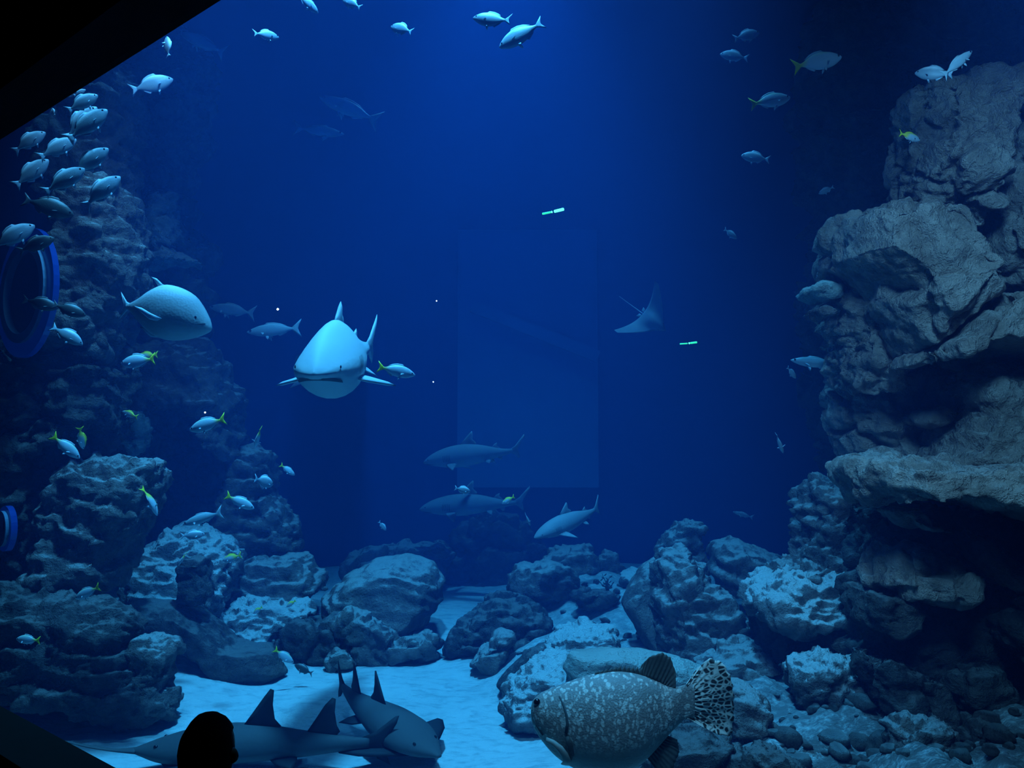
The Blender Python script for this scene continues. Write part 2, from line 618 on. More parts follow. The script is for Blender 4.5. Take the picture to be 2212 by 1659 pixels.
# ------------------------------------------------------------------ rocks
def displace(V, Nn, style, amp, freq, seed):
    q = V * freq + seed * 13.7
    warp = np.stack([fbm(q * 1.1 + 5, 3), fbm(q * 1.1 + 11, 3), fbm(q * 1.1 + 23, 3)], 1)
    big = fbm(q * 0.55, 3)
    fine = fbm(q * 3.1 + warp * 0.5, 5, 0.6)
    q2 = q * np.array([1.5, 1.5, 3.6]) + warp * 0.7
    crag = ridged(q2, 5)                      # flat-lying ledges and pits
    pits = np.clip(fbm(q * np.array([2.2, 2.2, 4.0]) + 77, 4, 0.6), 0, 1)
    if style == 'block':
        wq = q * 0.95 + 0.30 * warp
        f1, f2, cid = worley(wq)
        e = np.clip((f2 - f1) / 0.14, 0, 1)
        e = e * e * (3 - 2 * e)
        h = 0.35 * big + (_VAL[(cid * 5 + 3) & 255] - 0.5) * 0.9 * e - 0.75 * (1 - e) + 0.35 * fine + 0.35 * crag - 0.5 * pits
    elif style == 'strata':
        s = V[:, 2] * freq * 2.0 + 1.1 * fbm(q * 0.8, 4) + 0.25 * V[:, 0] * freq
        saw = s - np.floor(s)
        led = np.where(saw < 0.8, saw / 0.8, (1 - saw) / 0.2)
        h = 0.5 * big + 0.7 * (led - 0.5) * (0.6 + 0.7 * fbm(q * 0.7 + 31, 2)) + 0.4 * fine + 0.45 * crag - 0.5 * pits
    elif style == 'ridge':
        s = (V[:, 2] * 1.0 + V[:, 0] * 0.25) * freq * 2.6 + 0.8 * fbm(q * 0.7, 3)
        h = 0.4 * big + 0.22 * np.sin(s * 6.28) + 0.25 * fine + 0.15 * crag
    elif style == 'smooth':
        h = 0.6 * big + 0.3 * fine + 0.15 * crag
    else:  # lumpy
        f1, f2, cid = worley(q * 1.6 + warp * 0.3)
        h = 0.45 * big + 0.6 * (0.5 - f1) + 0.5 * crag + 0.45 * fine - 0.6 * pits
    return V + Nn * (amp * 1.35 * h)[:, None]


_seed = [0]


def rock_mesh(name, poly, D, T, style='block', amp=None, freq=1.6, vox=None, lean=0.0, inset=0.80, smooth=2):
    """A boulder whose outline is POLY (picture points at depth D), T metres thick; returns mesh and base point."""
    _seed[0] += 1
    pp = [P(x, y, D) for x, y in poly]
    c = sum(pp, Vector()) / len(pp)
    zmin = min(p.z for p in pp)
    n = len(pp)
    verts = []
    for k, (dy, s) in enumerate(((-0.5, inset * 0.85), (-0.3, 0.5 + inset / 2), (0.0, 1.0), (0.5, inset))):
        for p in pp:
            x = c.x + (p.x - c.x) * s
            z = c.z + (p.z - c.z) * s
            verts.append((x, p.y - (p.y - c.y) + dy * T + lean * (z - zmin), z))
    faces = [tuple(range(n)), tuple(range(3 * n, 4 * n))]
    for k in range(3):
        for i in range(n):
            j = (i + 1) % n
            faces.append((k * n + i, k * n + j, (k + 1) * n + j, (k + 1) * n + i))
    me = mesh('tmp', verts, faces)
    bm = bmesh.new()
    bm.from_mesh(me)
    bmesh.ops.triangulate(bm, faces=[f for f in bm.faces if len(f.verts) > 4])
    bm.to_mesh(me)
    bm.free()
    o = bpy.data.objects.new('tmp', me)
    COL.objects.link(o)
    if vox is None:
        vox = max(0.016, 5.2 / F * D)
    r = o.modifiers.new('r', 'REMESH')
    r.mode = 'VOXEL'
    r.voxel_size = vox
    s = o.modifiers.new('s', 'SMOOTH')
    s.factor = 0.5
    s.iterations = smooth
    dg = bpy.context.evaluated_depsgraph_get()
    nm = bpy.data.meshes.new_from_object(o.evaluated_get(dg))
    bpy.data.objects.remove(o, do_unlink=True)
    bpy.data.meshes.remove(me)
    k = len(nm.vertices)
    V = np.empty(k * 3)
    nm.vertices.foreach_get('co', V)
    Nn = np.empty(k * 3)
    nm.vertex_normals.foreach_get('vector', Nn)
    V = V.reshape(-1, 3)
    Nn = Nn.reshape(-1, 3)
    if amp is None:
        amp = 0.10
    V = displace(V, Nn, style, amp, freq, _seed[0])
    base = Vector((c.x, c.y, float(V[:, 2].min())))
    V = V - np.array(base)
    nm.vertices.foreach_set('co', V.ravel())
    nm.update()
    nm.name = name
    return nm, base


def rock(name, poly, D, T, label=None, mat='rock', parent=None, **kw):
    me, base = rock_mesh(name, poly, D, T, **kw)
    me.materials.clear()
    o = link(name, me, parent, M[mat])
    o.location = base if parent is None else base - parent.location
    if label:
        tag(o, label, None if parent is not None else 'rock', kw.get('group'))
    return o


def rock_thing(name, at, label):
    e = empty(name, at)
    return tag(e, label, 'rock')


# ---- cliff
cl = rock_thing('rock_cliff', P(2050, 1600, 5.6), 'tall craggy grey-brown rock cliff beside the gravel bank')
CLIFF = [
    ('tower_block', [(1985, 175), (2040, 150), (2110, 162), (2230, 152), (2230, 190), (2165, 262), (2140, 330), (2125, 380), (2110, 440), (2105, 480), (2085, 505), (2060, 470), (2000, 430), (1975, 400), (1985, 300), (1975, 260), (1990, 240)], 5.6, 0.9, dict(lean=0.15, amp=0.07, freq=2.6)),
    ('tower_block', [(2260, 215), (2185, 245), (2155, 300), (2130, 380), (2108, 470), (2095, 540), (2112, 600), (2160, 628), (2260, 640)], 5.75, 1.0, dict(lean=0.1, amp=0.06, freq=2.2)),
    ('cliff_block', [(1808, 485), (1828, 455), (1900, 440), (2000, 428), (2030, 447), (2062, 522), (2098, 590), (2122, 622), (2105, 650), (2050, 690), (2000, 738), (1960, 765), (1930, 720), (1900, 640), (1850, 600), (1803, 570), (1803, 520)], 5.5, 1.2, dict(lean=0.12, amp=0.06, freq=1.7)),
    ('cliff_block', [(1798, 550), (1835, 535), (1850, 560), (1905, 600), (1920, 650), (1910, 760), (1935, 800), (1900, 850), (1822, 850), (1810, 760), (1790, 680), (1795, 600)], 6.1, 0.8, dict(style='lumpy', amp=0.09, freq=2.6)),
    ('cliff_block', [(2128, 632), (2260, 645), (2260, 790), (2150, 762), (2080, 752), (2040, 772), (1990, 792), (1932, 800), (1945, 772), (2003, 748), (2055, 702), (2108, 660)], 5.45, 1.1, dict(lean=0.12, amp=0.05, freq=2.0)),
    ('cliff_block', [(1900, 780), (2060, 770), (2260, 770), (2260, 1050), (2000, 1040), (1840, 1010), (1800, 900), (1820, 800)], 6.5, 0.9, dict(amp=0.09, freq=1.8)),
    ('buttress', [(2105, 800), (2160, 775), (2260, 790), (2260, 1100), (2100, 1060), (2025, 1012), (2065, 950), (2095, 890), (2085, 840)], 5.6, 0.9, dict(lean=0.2, amp=0.06, freq=2.0, style='lumpy')),
    ('ledge_block', [(1965, 895), (2010, 885), (2040, 892), (2030, 912), (1990, 922), (1960, 915)], 5.9, 0.5, dict(amp=0.04, freq=3)),
    ('ledge_block', [(1848, 1004), (1868, 990), (1975, 982), (2000, 994), (2042, 1000), (2080, 992), (2260, 1005), (2260, 1125), (2130, 1092), (2062, 1086), (2012, 1062), (1950, 1068), (1885, 1090), (1852, 1062)], 5.25, 1.3, dict(lean=0.25, amp=0.06, freq=2.2, style='lumpy')),
    ('lower_block', [(1850, 1060), (1900, 1080), (2260, 1090), (2260, 1625), (2130, 1592), (2080, 1600), (1990, 1575), (1950, 1560), (1865, 1515), (1838, 1450), (1840, 1300), (1832, 1200), (1845, 1120)], 6.1, 0.9, dict(amp=0.13, freq=1.7)),
    ('slab', [(2078, 1152), (2108, 1138), (2165, 1190), (2260, 1280), (2260, 1330), (2150, 1250), (2100, 1190)], 5.45, 0.5, dict(lean=0.3, amp=0.04, freq=2.5)),
    ('slab', [(1930, 1198), (1945, 1176), (2000, 1186), (2045, 1200), (2105, 1255), (2065, 1300), (1970, 1282), (1895, 1262)], 5.45, 0.7, dict(lean=0.6, amp=0.05, freq=2.5)),
    ('slab', [(1918, 1100), (1962, 1096), (2020, 1130), (2032, 1150), (1990, 1152), (1940, 1127)], 5.5, 0.4, dict(lean=0.3, amp=0.03, freq=3)),
    ('slab', [(2150, 1270), (2200, 1265), (2260, 1330), (2260, 1480), (2190, 1420), (2140, 1340)], 5.55, 0.6, dict(amp=0.06, freq=2.4)),
    ('slab', [(1855, 1270), (1920, 1265), (1970, 1310), (1960, 1360), (1900, 1370), (1860, 1340)], 5.6, 0.6, dict(amp=0.06, freq=2.6, style='lumpy')),
    ('slab', [(1850, 1400), (1930, 1415), (2010, 1440), (2040, 1500), (2060, 1560), (2000, 1570), (1960, 1520), (1880, 1510)], 5.6, 0.6, dict(amp=0.07, freq=2.4)),
    ('slab', [(2040, 1420), (2120, 1430), (2170, 1480), (2140, 1550), (2070, 1540), (2030, 1480)], 5.6, 0.6, dict(amp=0.07, freq=2.4)),
]
for nm, poly, D, T, kw in CLIFF:
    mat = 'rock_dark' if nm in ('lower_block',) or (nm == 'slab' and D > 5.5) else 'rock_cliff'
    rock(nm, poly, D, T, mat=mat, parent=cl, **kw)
rock('coral_shelf', [(1733, 636), (1745, 622), (1778, 612), (1808, 618), (1808, 642), (1770, 648)], 5.9, 0.35, 'pale ruffled coral shelf jutting from the cliff side', 'coral', style='strata', amp=0.035, freq=5)
rock('coral_shelf', [(1742, 676), (1760, 664), (1782, 668), (1800, 684), (1765, 692)], 5.95, 0.3, 'small dull coral lump just under the pale coral shelf', 'rock', style='lumpy', amp=0.03, freq=5)
rock('rock_pillar', [(1800, -80), (1775, 100), (1768, 300), (1795, 450), (1790, 600), (1760, 640), (1765, 720), (1800, 850), (1768, 930), (1785, 1030), (1860, 1050), (2260, 1050), (2260, -80)], 8.6, 1.4, 'dim rock wall rising behind the cliff tower', 'rock_dark', amp=0.16, freq=1.3, style='lumpy')
rock('boulder', [(1782, 1045), (1810, 1032), (1870, 1040), (1880, 1200), (1870, 1310), (1760, 1320), (1650, 1300), (1665, 1262), (1752, 1215), (1765, 1150), (1772, 1100)], 6.9, 0.9, 'knobbly blue-grey boulder leaning against the cliff foot', 'rock', lean=0.3, amp=0.10, freq=2.4, style='lumpy')
rock('boulder', [(1625, 1295), (1680, 1262), (1760, 1245), (1850, 1225), (1880, 1285), (1845, 1345), (1800, 1335), (1720, 1350), (1680, 1340), (1640, 1335)], 6.6, 0.9, 'overhanging rock ledge with pale silt on its top', 'rock_silt', lean=0.8, amp=0.08, freq=2.6, style='lumpy')
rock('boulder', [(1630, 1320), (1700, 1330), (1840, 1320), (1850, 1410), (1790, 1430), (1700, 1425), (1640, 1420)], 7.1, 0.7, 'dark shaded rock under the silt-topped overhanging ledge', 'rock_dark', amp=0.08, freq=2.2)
rock('boulder', [(1700, 1455), (1730, 1425), (1790, 1410), (1840, 1432), (1850, 1490), (1805, 1515), (1735, 1512)], 6.0, 0.5, 'rough rubble-covered stone at the edge of the gravel', 'rock_silt', style='lumpy', amp=0.07, freq=4)
rock('boulder', [(1920, 1580), (1950, 1555), (2000, 1548), (2050, 1560), (2062, 1610), (1995, 1650), (1930, 1640)], 5.15, 0.4, 'round dark stone on gravel against the cliff foot', 'rock', style='lumpy', amp=0.05, freq=4)
rock('boulder', [(2080, 1590), (2110, 1560), (2170, 1562), (2212, 1590), (2200, 1615), (2110, 1620)], 5.2, 0.4, 'low dark stone beside the round stone at the cliff foot', 'rock_dark', style='lumpy', amp=0.05, freq=4)

# ---- reef slope, right of the open sand
rock('rock_pinnacle', [(1428, 1195), (1445, 1160), (1470, 1132), (1490, 1120), (1532, 1136), (1512, 1148), (1520, 1180), (1530, 1235), (1440, 1245), (1448, 1205)], 9.4, 0.6, 'small upright rock pinnacle with a slanted cap', 'rock', lean=0.2, amp=0.07, freq=3, style='lumpy')
rock('boulder', [(1432, 1262), (1450, 1205), (1500, 1198), (1545, 1272), (1605, 1322), (1628, 1355), (1610, 1425), (1560, 1460), (1500, 1465), (1440, 1440), (1430, 1335)], 7.7, 1.0, 'large layered boulder below the small rock pinnacle', 'rock', lean=0.35, amp=0.09, freq=1.9, style='strata')
rock('boulder', [(1352, 1315), (1372, 1280), (1410, 1235), (1445, 1212), (1440, 1440), (1405, 1420), (1385, 1370)], 8.1, 0.6, 'smooth upright blue-grey slab leaning on the layered boulder', 'rock', lean=0.5, amp=0.05, freq=2, style='smooth')
rock('rock_arch', [(1545, 1205), (1558, 1172), (1590, 1163), (1660, 1186), (1745, 1218), (1745, 1262), (1700, 1295), (1640, 1300), (1560, 1280), (1540, 1245)], 8.7, 0.9, 'arched rock slab with a slanting pale rim', 'rock', lean=0.35, amp=0.09, freq=1.9, style='ridge')
rock('boulder', [(1165, 1235), (1190, 1200), (1240, 1182), (1285, 1190), (1290, 1240), (1240, 1260), (1180, 1255)], 11.0, 0.8, 'far rounded rock on the crest of the reef slope', 'rock', lean=0.3, amp=0.08, freq=2.2, style='lumpy')
rock('boulder', [(1282, 1215), (1310, 1186), (1338, 1200), (1352, 1245), (1300, 1262), (1282, 1250)], 11.2, 0.5, 'small round knob beside the far rounded crest rock', 'rock', lean=0.3, amp=0.06, freq=2.6, style='lumpy')
rock('boulder', [(1100, 1250), (1112, 1228), (1160, 1222), (1230, 1230), (1262, 1255), (1240, 1280), (1150, 1290), (1105, 1280)], 10.2, 0.8, 'flat-topped rock ledge above the dark hollow of the slope', 'rock', lean=0.4, amp=0.07, freq=2.2, style='strata')
rock('boulder', [(1235, 1288), (1260, 1272), (1320, 1270), (1345, 1290), (1320, 1308), (1250, 1312)], 9.6, 0.4, 'dark low block on pale sand under the branching plant', 'rock_dark', amp=0.05, freq=3)
rock('boulder', [(1335, 1240), (1400, 1228), (1445, 1225), (1440, 1262), (1390, 1270), (1340, 1262)], 10.0, 0.6, 'thin flat rock shelf behind the branching plant', 'rock_silt', lean=0.6, amp=0.05, freq=3, style='strata')
rock('boulder', [(960, 1400), (985, 1350), (1030, 1310), (1075, 1285), (1120, 1288), (1180, 1330), (1195, 1355), (1150, 1390), (1115, 1410), (1060, 1400)], 9.2, 1.0, 'big dark rock at the head of the open sand', 'rock_dark', lean=0.3, amp=0.09, freq=1.8)
rock('boulder', [(1008, 1436), (1030, 1405), (1080, 1372), (1110, 1375), (1105, 1410), (1070, 1455)], 8.4, 0.5, 'dark angular slab poking into the open sand', 'rock', lean=0.2, amp=0.05, freq=2.5)
rock('boulder', [(1072, 1480), (1085, 1458), (1150, 1400), (1182, 1392), (1175, 1418), (1110, 1478), (1085, 1500)], 7.6, 0.35, 'narrow dark log-shaped rock at the edge of the sand', 'rock_dark', amp=0.03, freq=2.5, style='smooth')
rock('boulder', [(1086, 1535), (1092, 1500), (1130, 1470), (1180, 1440), (1230, 1430), (1260, 1470), (1240, 1560), (1160, 1565), (1105, 1552)], 6.9, 0.8, 'pale pitted boulder behind the head of the speckled grouper', 'rock_silt', lean=0.7, amp=0.07, freq=2.6, style='lumpy')
rock('boulder', [(1180, 1410), (1200, 1375), (1270, 1355), (1330, 1365), (1330, 1400), (1250, 1425)], 8.0, 0.7, 'low bumpy rock on pale gravel above the stone log', 'rock_silt', lean=0.8, amp=0.06, freq=3, style='lumpy')
rock('stone_log', [(1218, 1430), (1228, 1412), (1290, 1404), (1400, 1406), (1470, 1425), (1545, 1450), (1545, 1500), (1440, 1500), (1300, 1500), (1226, 1490)], 6.1, 0.42, 'pale grooved stone log lying behind the speckled grouper', 'coral', amp=0.03, freq=3.0, style='ridge')
rock('boulder', [(1500, 1440), (1560, 1420), (1640, 1400), (1680, 1420), (1690, 1450), (1600, 1470), (1520, 1470)], 6.9, 0.6, 'smooth grey slab above the tail of the grouper', 'rock', lean=0.6, amp=0.05, freq=2.6)
rock('boulder', [(1570, 1520), (1590, 1490), (1625, 1500), (1655, 1530), (1640, 1565), (1600, 1600), (1570, 1590)], 5.5, 0.5, 'grey boulder right behind the tail fan of the grouper', 'rock', lean=0.3, amp=0.05, freq=2.6)
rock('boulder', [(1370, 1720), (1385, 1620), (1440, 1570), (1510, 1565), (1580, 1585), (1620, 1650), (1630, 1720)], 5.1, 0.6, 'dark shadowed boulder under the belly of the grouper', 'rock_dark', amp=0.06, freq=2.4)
rock('boulder', [(1600, 1720), (1610, 1625), (1650, 1610), (1720, 1650), (1780, 1700), (1780, 1740)], 4.7, 0.4, 'black stone cut off by the lower picture edge', 'rock_dark', amp=0.05, freq=3, style='lumpy')

# ---- the far middle
rock('boulder', [(945, 1330), (955, 1210), (990, 1140), (1060, 1105), (1130, 1125), (1180, 1180), (1185, 1300), (1100, 1330)], 14.0, 0.8, 'faint dark rock mound in the far middle of the tank', 'rock_dark', amp=0.12, freq=1.4)
rock('boulder', [(735, 1255), (750, 1215), (800, 1190), (870, 1180), (960, 1170), (985, 1200), (970, 1270), (760, 1280)], 13.4, 0.9, 'faint far rock behind the striped dome boulder', 'rock', amp=0.12, freq=1.4)

# ---- left rocks
pl = rock_thing('rock_pillar', P(150, 1540, 7.6), 'nearest dark rock pillar beside the round blue porthole')
for nm, poly, D, T, kw in [
    ('column', [(150, 430), (200, 385), (250, 395), (265, 440), (282, 520), (292, 600), (262, 680), (252, 780), (160, 790), (135, 680), (142, 520)], 8.0, 1.0, dict(style='strata', amp=0.10, freq=2.0)),
    ('cap', [(90, 330), (150, 240), (270, 120), (300, 200), (280, 330), (262, 440), (200, 470), (120, 460)], 8.6, 0.9, dict(style='lumpy', amp=0.1, freq=1.6)),
    ('shoulder', [(-90, 745), (60, 720), (160, 740), (255, 730), (247, 830), (242, 905), (180, 970), (110, 1010), (110, 1230), (0, 1270), (-90, 1270)], 7.9, 1.0, dict(amp=0.13, freq=1.6)),
    ('bulge', [(100, 1010), (160, 985), (240, 990), (330, 993), (322, 1085), (300, 1135), (272, 1185), (265, 1270), (150, 1310), (85, 1290), (80, 1150)], 7.6, 0.9, dict(style='strata', amp=0.08, freq=1.8, lean=0.15)),
    ('foot', [(-90, 1275), (60, 1285), (190, 1300), (272, 1330), (285, 1400), (350, 1485), (388, 1522), (350, 1552), (290, 1562), (200, 1542), (100, 1532), (30, 1525), (-90, 1505)], 6.95, 0.7, dict(style='strata', amp=0.08, freq=1.8, lean=0.15)),
    ('knob', [(280, 1402), (300, 1378), (350, 1390), (374, 1406), (352, 1440), (346, 1490), (385, 1528), (370, 1545), (305, 1535), (285, 1465)], 6.95, 0.45, dict(style='lumpy', amp=0.05, freq=3.2, lean=0.15)),
]:
    rock(nm, poly, D, T, mat='rock_dark' if nm in ('shoulder', 'foot') else 'rock', parent=pl, **kw)
pl = rock_thing('rock_pillar', P(420, 1200, 10.4), 'tall rock pillar with a hollow cave at its base')
for nm, poly, D, T, kw in [
    ('column', [(250, 60), (330, 20), (440, 110), (438, 250), (405, 320), (392, 420), (398, 500), (450, 565), (410, 600), (440, 640), (440, 760), (250, 790), (260, 640), (295, 560), (300, 400), (280, 300)], 10.8, 1.1, dict(style='strata', amp=0.14, freq=1.3)),
    ('shoulder', [(255, 785), (300, 745), (440, 738), (488, 790), (508, 850), (522, 970), (505, 1010), (470, 930), (440, 885), (330, 872), (322, 1000), (255, 1000)], 10.3, 1.2, dict(style='strata', amp=0.10, freq=1.6)),
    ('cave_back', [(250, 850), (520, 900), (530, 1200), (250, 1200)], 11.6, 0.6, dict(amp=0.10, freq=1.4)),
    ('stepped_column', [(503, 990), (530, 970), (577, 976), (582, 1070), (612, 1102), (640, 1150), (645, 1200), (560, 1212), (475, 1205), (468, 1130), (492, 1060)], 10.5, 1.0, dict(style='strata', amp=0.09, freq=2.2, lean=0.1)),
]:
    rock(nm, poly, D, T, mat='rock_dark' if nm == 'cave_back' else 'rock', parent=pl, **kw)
rock('coral_clump', [(330, 445), (350, 415), (376, 420), (370, 470), (385, 520), (352, 545), (322, 525), (328, 480)], 9.75, 0.5, 'pale knobbly coral column growing on the tall rock pillar', 'coral', style='lumpy', amp=0.08, freq=4)
rock('coral_shelf', [(308, 572), (328, 548), (370, 540), (445, 572), (400, 576), (350, 566), (318, 580)], 9.7, 0.5, 'pale curved coral shelf below the knobbly coral column', 'coral', style='lumpy', amp=0.05, freq=4)
rock('coral_clump', [(268, 905), (300, 885), (318, 920), (315, 970), (285, 985), (262, 955)], 9.5, 0.3, 'small pale ruffled coral clump beside the cave', 'coral', style='lumpy', amp=0.05, freq=5)
rock('boulder', [(265, 1195), (340, 1150), (405, 1165), (450, 1192), (485, 1225), (470, 1310), (380, 1330), (290, 1330), (262, 1260)], 8.9, 0.9, 'silt-covered rock ledge at the foot of the tall pillar', 'rock_silt', lean=0.8, amp=0.09, freq=2.4, style='lumpy')
rock('boulder', [(380, 1218), (398, 1200), (450, 1200), (462, 1285), (440, 1310), (392, 1305)], 8.3, 0.4, 'dark squarish block standing on the silt-covered ledge', 'rock_dark', amp=0.05, freq=2.6)
rock('boulder', [(450, 1228), (540, 1206), (640, 1200), (690, 1242), (705, 1275), (640, 1305), (540, 1320), (450, 1300)], 9.9, 0.9, 'long smooth-topped slab behind the sandy rubble patch', 'rock', lean=0.5, amp=0.06, freq=2.0, style='strata')
rock('boulder', [(690, 1300), (740, 1252), (800, 1220), (870, 1205), (930, 1225), (956, 1262), (956, 1305), (920, 1345), (860, 1390), (780, 1390), (700, 1350)], 9.8, 1.4, 'big dome boulder with ridged stripes on its flank', 'rock', lean=0.3, amp=0.05, freq=2.2, style='ridge')
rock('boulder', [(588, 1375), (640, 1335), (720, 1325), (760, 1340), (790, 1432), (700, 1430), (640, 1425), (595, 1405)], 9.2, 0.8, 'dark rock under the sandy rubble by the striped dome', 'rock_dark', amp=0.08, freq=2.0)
rock('boulder', [(720, 1345), (750, 1310), (800, 1325), (862, 1380), (945, 1372), (948, 1412), (900, 1425), (830, 1440), (760, 1436)], 9.1, 0.7, 'blocky dark rock in front of the striped dome boulder', 'rock', amp=0.07, freq=2.2)
rock('boulder', [(445, 1340), (520, 1312), (620, 1320), (665, 1335), (605, 1375), (590, 1410), (530, 1412), (465, 1388)], 8.9, 0.6, 'crumbly pale rubble heap with patches of sand', 'rock_silt', lean=1.0, amp=0.09, freq=3.4, style='lumpy')
rock('boulder', [(275, 1295), (380, 1295), (450, 1340), (500, 1395), (592, 1405), (628, 1450), (585, 1478), (510, 1478), (450, 1425), (360, 1388), (288, 1380)], 8.3, 0.7, 'dark curved rock edging the sand below the rubble heap', 'rock_dark', amp=0.05, freq=2.0, style='smooth')
rock('boulder', [(700, 1425), (730, 1398), (765, 1415), (775, 1440), (715, 1445)], 8.7, 0.3, 'small pointed stone at the edge of the sand', 'rock', amp=0.04, freq=3)

# rubble stones scattered on the gravel bank: parts of the sand floor
stone_meshes = []
for k in range(5):
    bm = bmesh.new()
    bmesh.ops.create_icosphere(bm, subdivisions=2, radius=1.0)
    for v in bm.verts:
        p = np.array([list(v.co)])
        s = 1 + 0.35 * float(fbm(p * 1.1 + k * 9, 3)[0])
        v.co = Vector((v.co.x * s, v.co.y * s * 0.85, v.co.z * s * 0.55))
    me = bpy.data.meshes.new('rubble_stone')
    bm.to_mesh(me)
    bm.free()
    me.materials.append(M['rock_silt'] if k % 2 else M['rock'])
    stone_meshes.append(me)
rr = random.Random(5)
zones = [((1600, 2230), (1500, 1650), (4.9, 6.3), 150), ((1120, 1420), (1250, 1480), (7.2, 10.4), 80), ((440, 680), (1290, 1400), (9.0, 10.0), 25)]
for (xa, xb), _, (da, db), cnt in zones:
    for k in range(cnt):
        px = rr.uniform(xa, xb)
        D = rr.uniform(da, db)
        q = P(px, 900, D)
        z, g = ground([q.x], [q.y])
        if g[0] < 0.25:
            continue
        s = rr.uniform(0.018, 0.06) * (1 + (rr.random() > 0.85))
        o = link('rubble_stone', stone_meshes[k % 5], sand)
        o.location = (q.x, q.y, float(z[0]) + s * 0.2)
        o.rotation_euler = (rr.uniform(-0.4, 0.4), rr.uniform(-0.4, 0.4), rr.uniform(0, 6.28))
        o.scale = (s, s * rr.uniform(0.7, 1.2), s)

# ---- round blue portholes in the rock beside the viewing window
m, nt, b = new_mat('lit_blue_glass')
b.inputs['Base Color'].default_value = (0.01, 0.05, 0.25, 1)
b.inputs['Roughness'].default_value = 0.2
tc = nt.nodes.new('ShaderNodeTexCoord')
nz = noise_tex(nt, tc.outputs['Object'], 3.0, 2)
nt.links.new(mix_rgb(nt, nz, (0.0, 0.01, 0.16), (0.0, 0.03, 0.30)), b.inputs['Emission Color'])
b.inputs['Emission Strength'].default_value = 0.16
m.cycles.emission_sampling = 'NONE'
M['porthole'] = m
M['porthole_frame'] = plain('pale_blue_frame', (0.12, 0.22, 0.32), 0.5)


M['porthole_dark'] = plain('dark_glass', (0.01, 0.02, 0.04), 0.3)


def porthole(name, c, rx, rz, label):
    e = empty(name, c)
    tag(e, label, kind='structure')
    n = 40
    for nmx, r0, r1, y0, y1, mt in (('pane', 0.0, 0.66, 0.03, 0.06, 'porthole_dark'), ('frame', 0.64, 0.78, -0.03, 0.06, 'porthole_frame'), ('glass_rim', 0.77, 1.0, 0.0, 0.05, 'porthole')):
        v, f = [], []
        for r, y in ((r0, y0), (r1, y0), (r1, y1), (r0, y1)):
            for i in range(n):
                a = 2 * math.pi * i / n
                v.append((rx * r * math.cos(a), y, rz * r * math.sin(a)))
        for k in range(4):
            for i in range(n):
                j = (i + 1) % n
                f.append((k * n + i, k * n + j, ((k + 1) % 4) * n + j, ((k + 1) % 4) * n + i))
        link(nmx, mesh(nmx, v, f), e, M[mt], False)
    e.rotation_euler = (0, 0, math.radians(-38))
    return e


porthole('window_2', P(52, 632, 7.4), 0.58, 0.58, 'round blue-lit porthole in the side wall behind the silver school')
porthole('window_3', P(8, 1142, 7.0), 0.15, 0.19, 'small pale-framed porthole low in the dark rock pillar')


# ------------------------------------------------------------------ fish parts
def loft(stations, rings=26, seg=18, bend=None, sq=1.0, tri=0.0):
    """Closed body: stations (x, top, bottom, halfwidth, zc) from nose to tail, smoothly interpolated."""
    S = np.array([s if len(s) == 5 else (*s, 0.0) for s in stations], float)
    t = np.linspace(0, 1, len(S))
    tt = np.linspace(0, 1, rings)
    out = []
    for c in range(5):
        y = S[:, c]
        # Catmull-Rom
        r = []
        for u in tt:
            k = min(int(u * (len(S) - 1)), len(S) - 2)
            a = u * (len(S) - 1) - k
            p0, p1, p2, p3 = y[max(k - 1, 0)], y[k], y[k + 1], y[min(k + 2, len(S) - 1)]
            r.append(0.5 * (2 * p1 + (p2 - p0) * a + (2 * p0 - 5 * p1 + 4 * p2 - p3) * a * a + (3 * p1 - p0 - 3 * p2 + p3) * a ** 3))
        out.append(r)
    X, T, Bm, Wd, Zc = [np.array(o) for o in out]
    T, Bm, Wd = np.maximum(T, 1e-3 * 0.5), np.maximum(Bm, 5e-4), np.maximum(Wd, 5e-4)
    v, f = [], []
    for i in range(rings):
        for j in range(seg):
            a = 2 * math.pi * j / seg
            ca, sa = math.cos(a), math.sin(a)
            y = Wd[i] * math.copysign(abs(ca) ** sq, ca) * (1 - tri * max(0.0, sa))
            z = Zc[i] + (T[i] if sa > 0 else Bm[i]) * math.copysign(abs(sa) ** sq, sa)
            v.append([X[i], y, z])
    for i in range(rings - 1):
        for j in range(seg):
            k = (j + 1) % seg
            f.append((i * seg + j, i * seg + k, (i + 1) * seg + k, (i + 1) * seg + j))
    f.append(tuple(range(seg)))
    f.append(tuple((rings - 1) * seg + j for j in range(seg)))
    if bend:
        v = [bend(q) for q in v]
    return v, f


def fin(outline, thick=0.006, mat4=None, bend=None):
    """Blade: outline in x,z, thicker inside than at its rim."""
    n = len(outline)
    cx = sum(p[0] for p in outline) / n
    cz = sum(p[1] for p in outline) / n
    v = [[x, 0, z] for x, z in outline]
    for s in (-1, 1):
        v += [[cx + (x - cx) * 0.62, s * thick, cz + (z - cz) * 0.62] for x, z in outline]
        v.append([cx, s * thick, cz])
    f = []
    for k in range(2):
        o = n + k * (n + 1)
        for i in range(n):
            j = (i + 1) % n
            f.append((i, j, o + j, o + i))
            f.append((o + i, o + j, o + n))
    if mat4 is not None:
        v = [list(mat4 @ Vector(q)) for q in v]
    if bend:
        v = [bend(q) for q in v]
    return v, f


def ball(c, r, flat=0.5, bend=None, n=8):
    v, f = [], []
    for i in range(n + 1):
        th = math.pi * i / n
        for j in range(n):
            ph = 2 * math.pi * j / n
            v.append([c[0] + r * math.sin(th) * math.cos(ph), c[1] + r * flat * math.sin(th) * math.sin(ph), c[2] + r * math.cos(th)])
    for i in range(n):
        for j in range(n):
            k = (j + 1) % n
            f.append((i * n + j, i * n + k, (i + 1) * n + k, (i + 1) * n + j))
    if bend:
        v = [bend(q) for q in v]
    return v, f


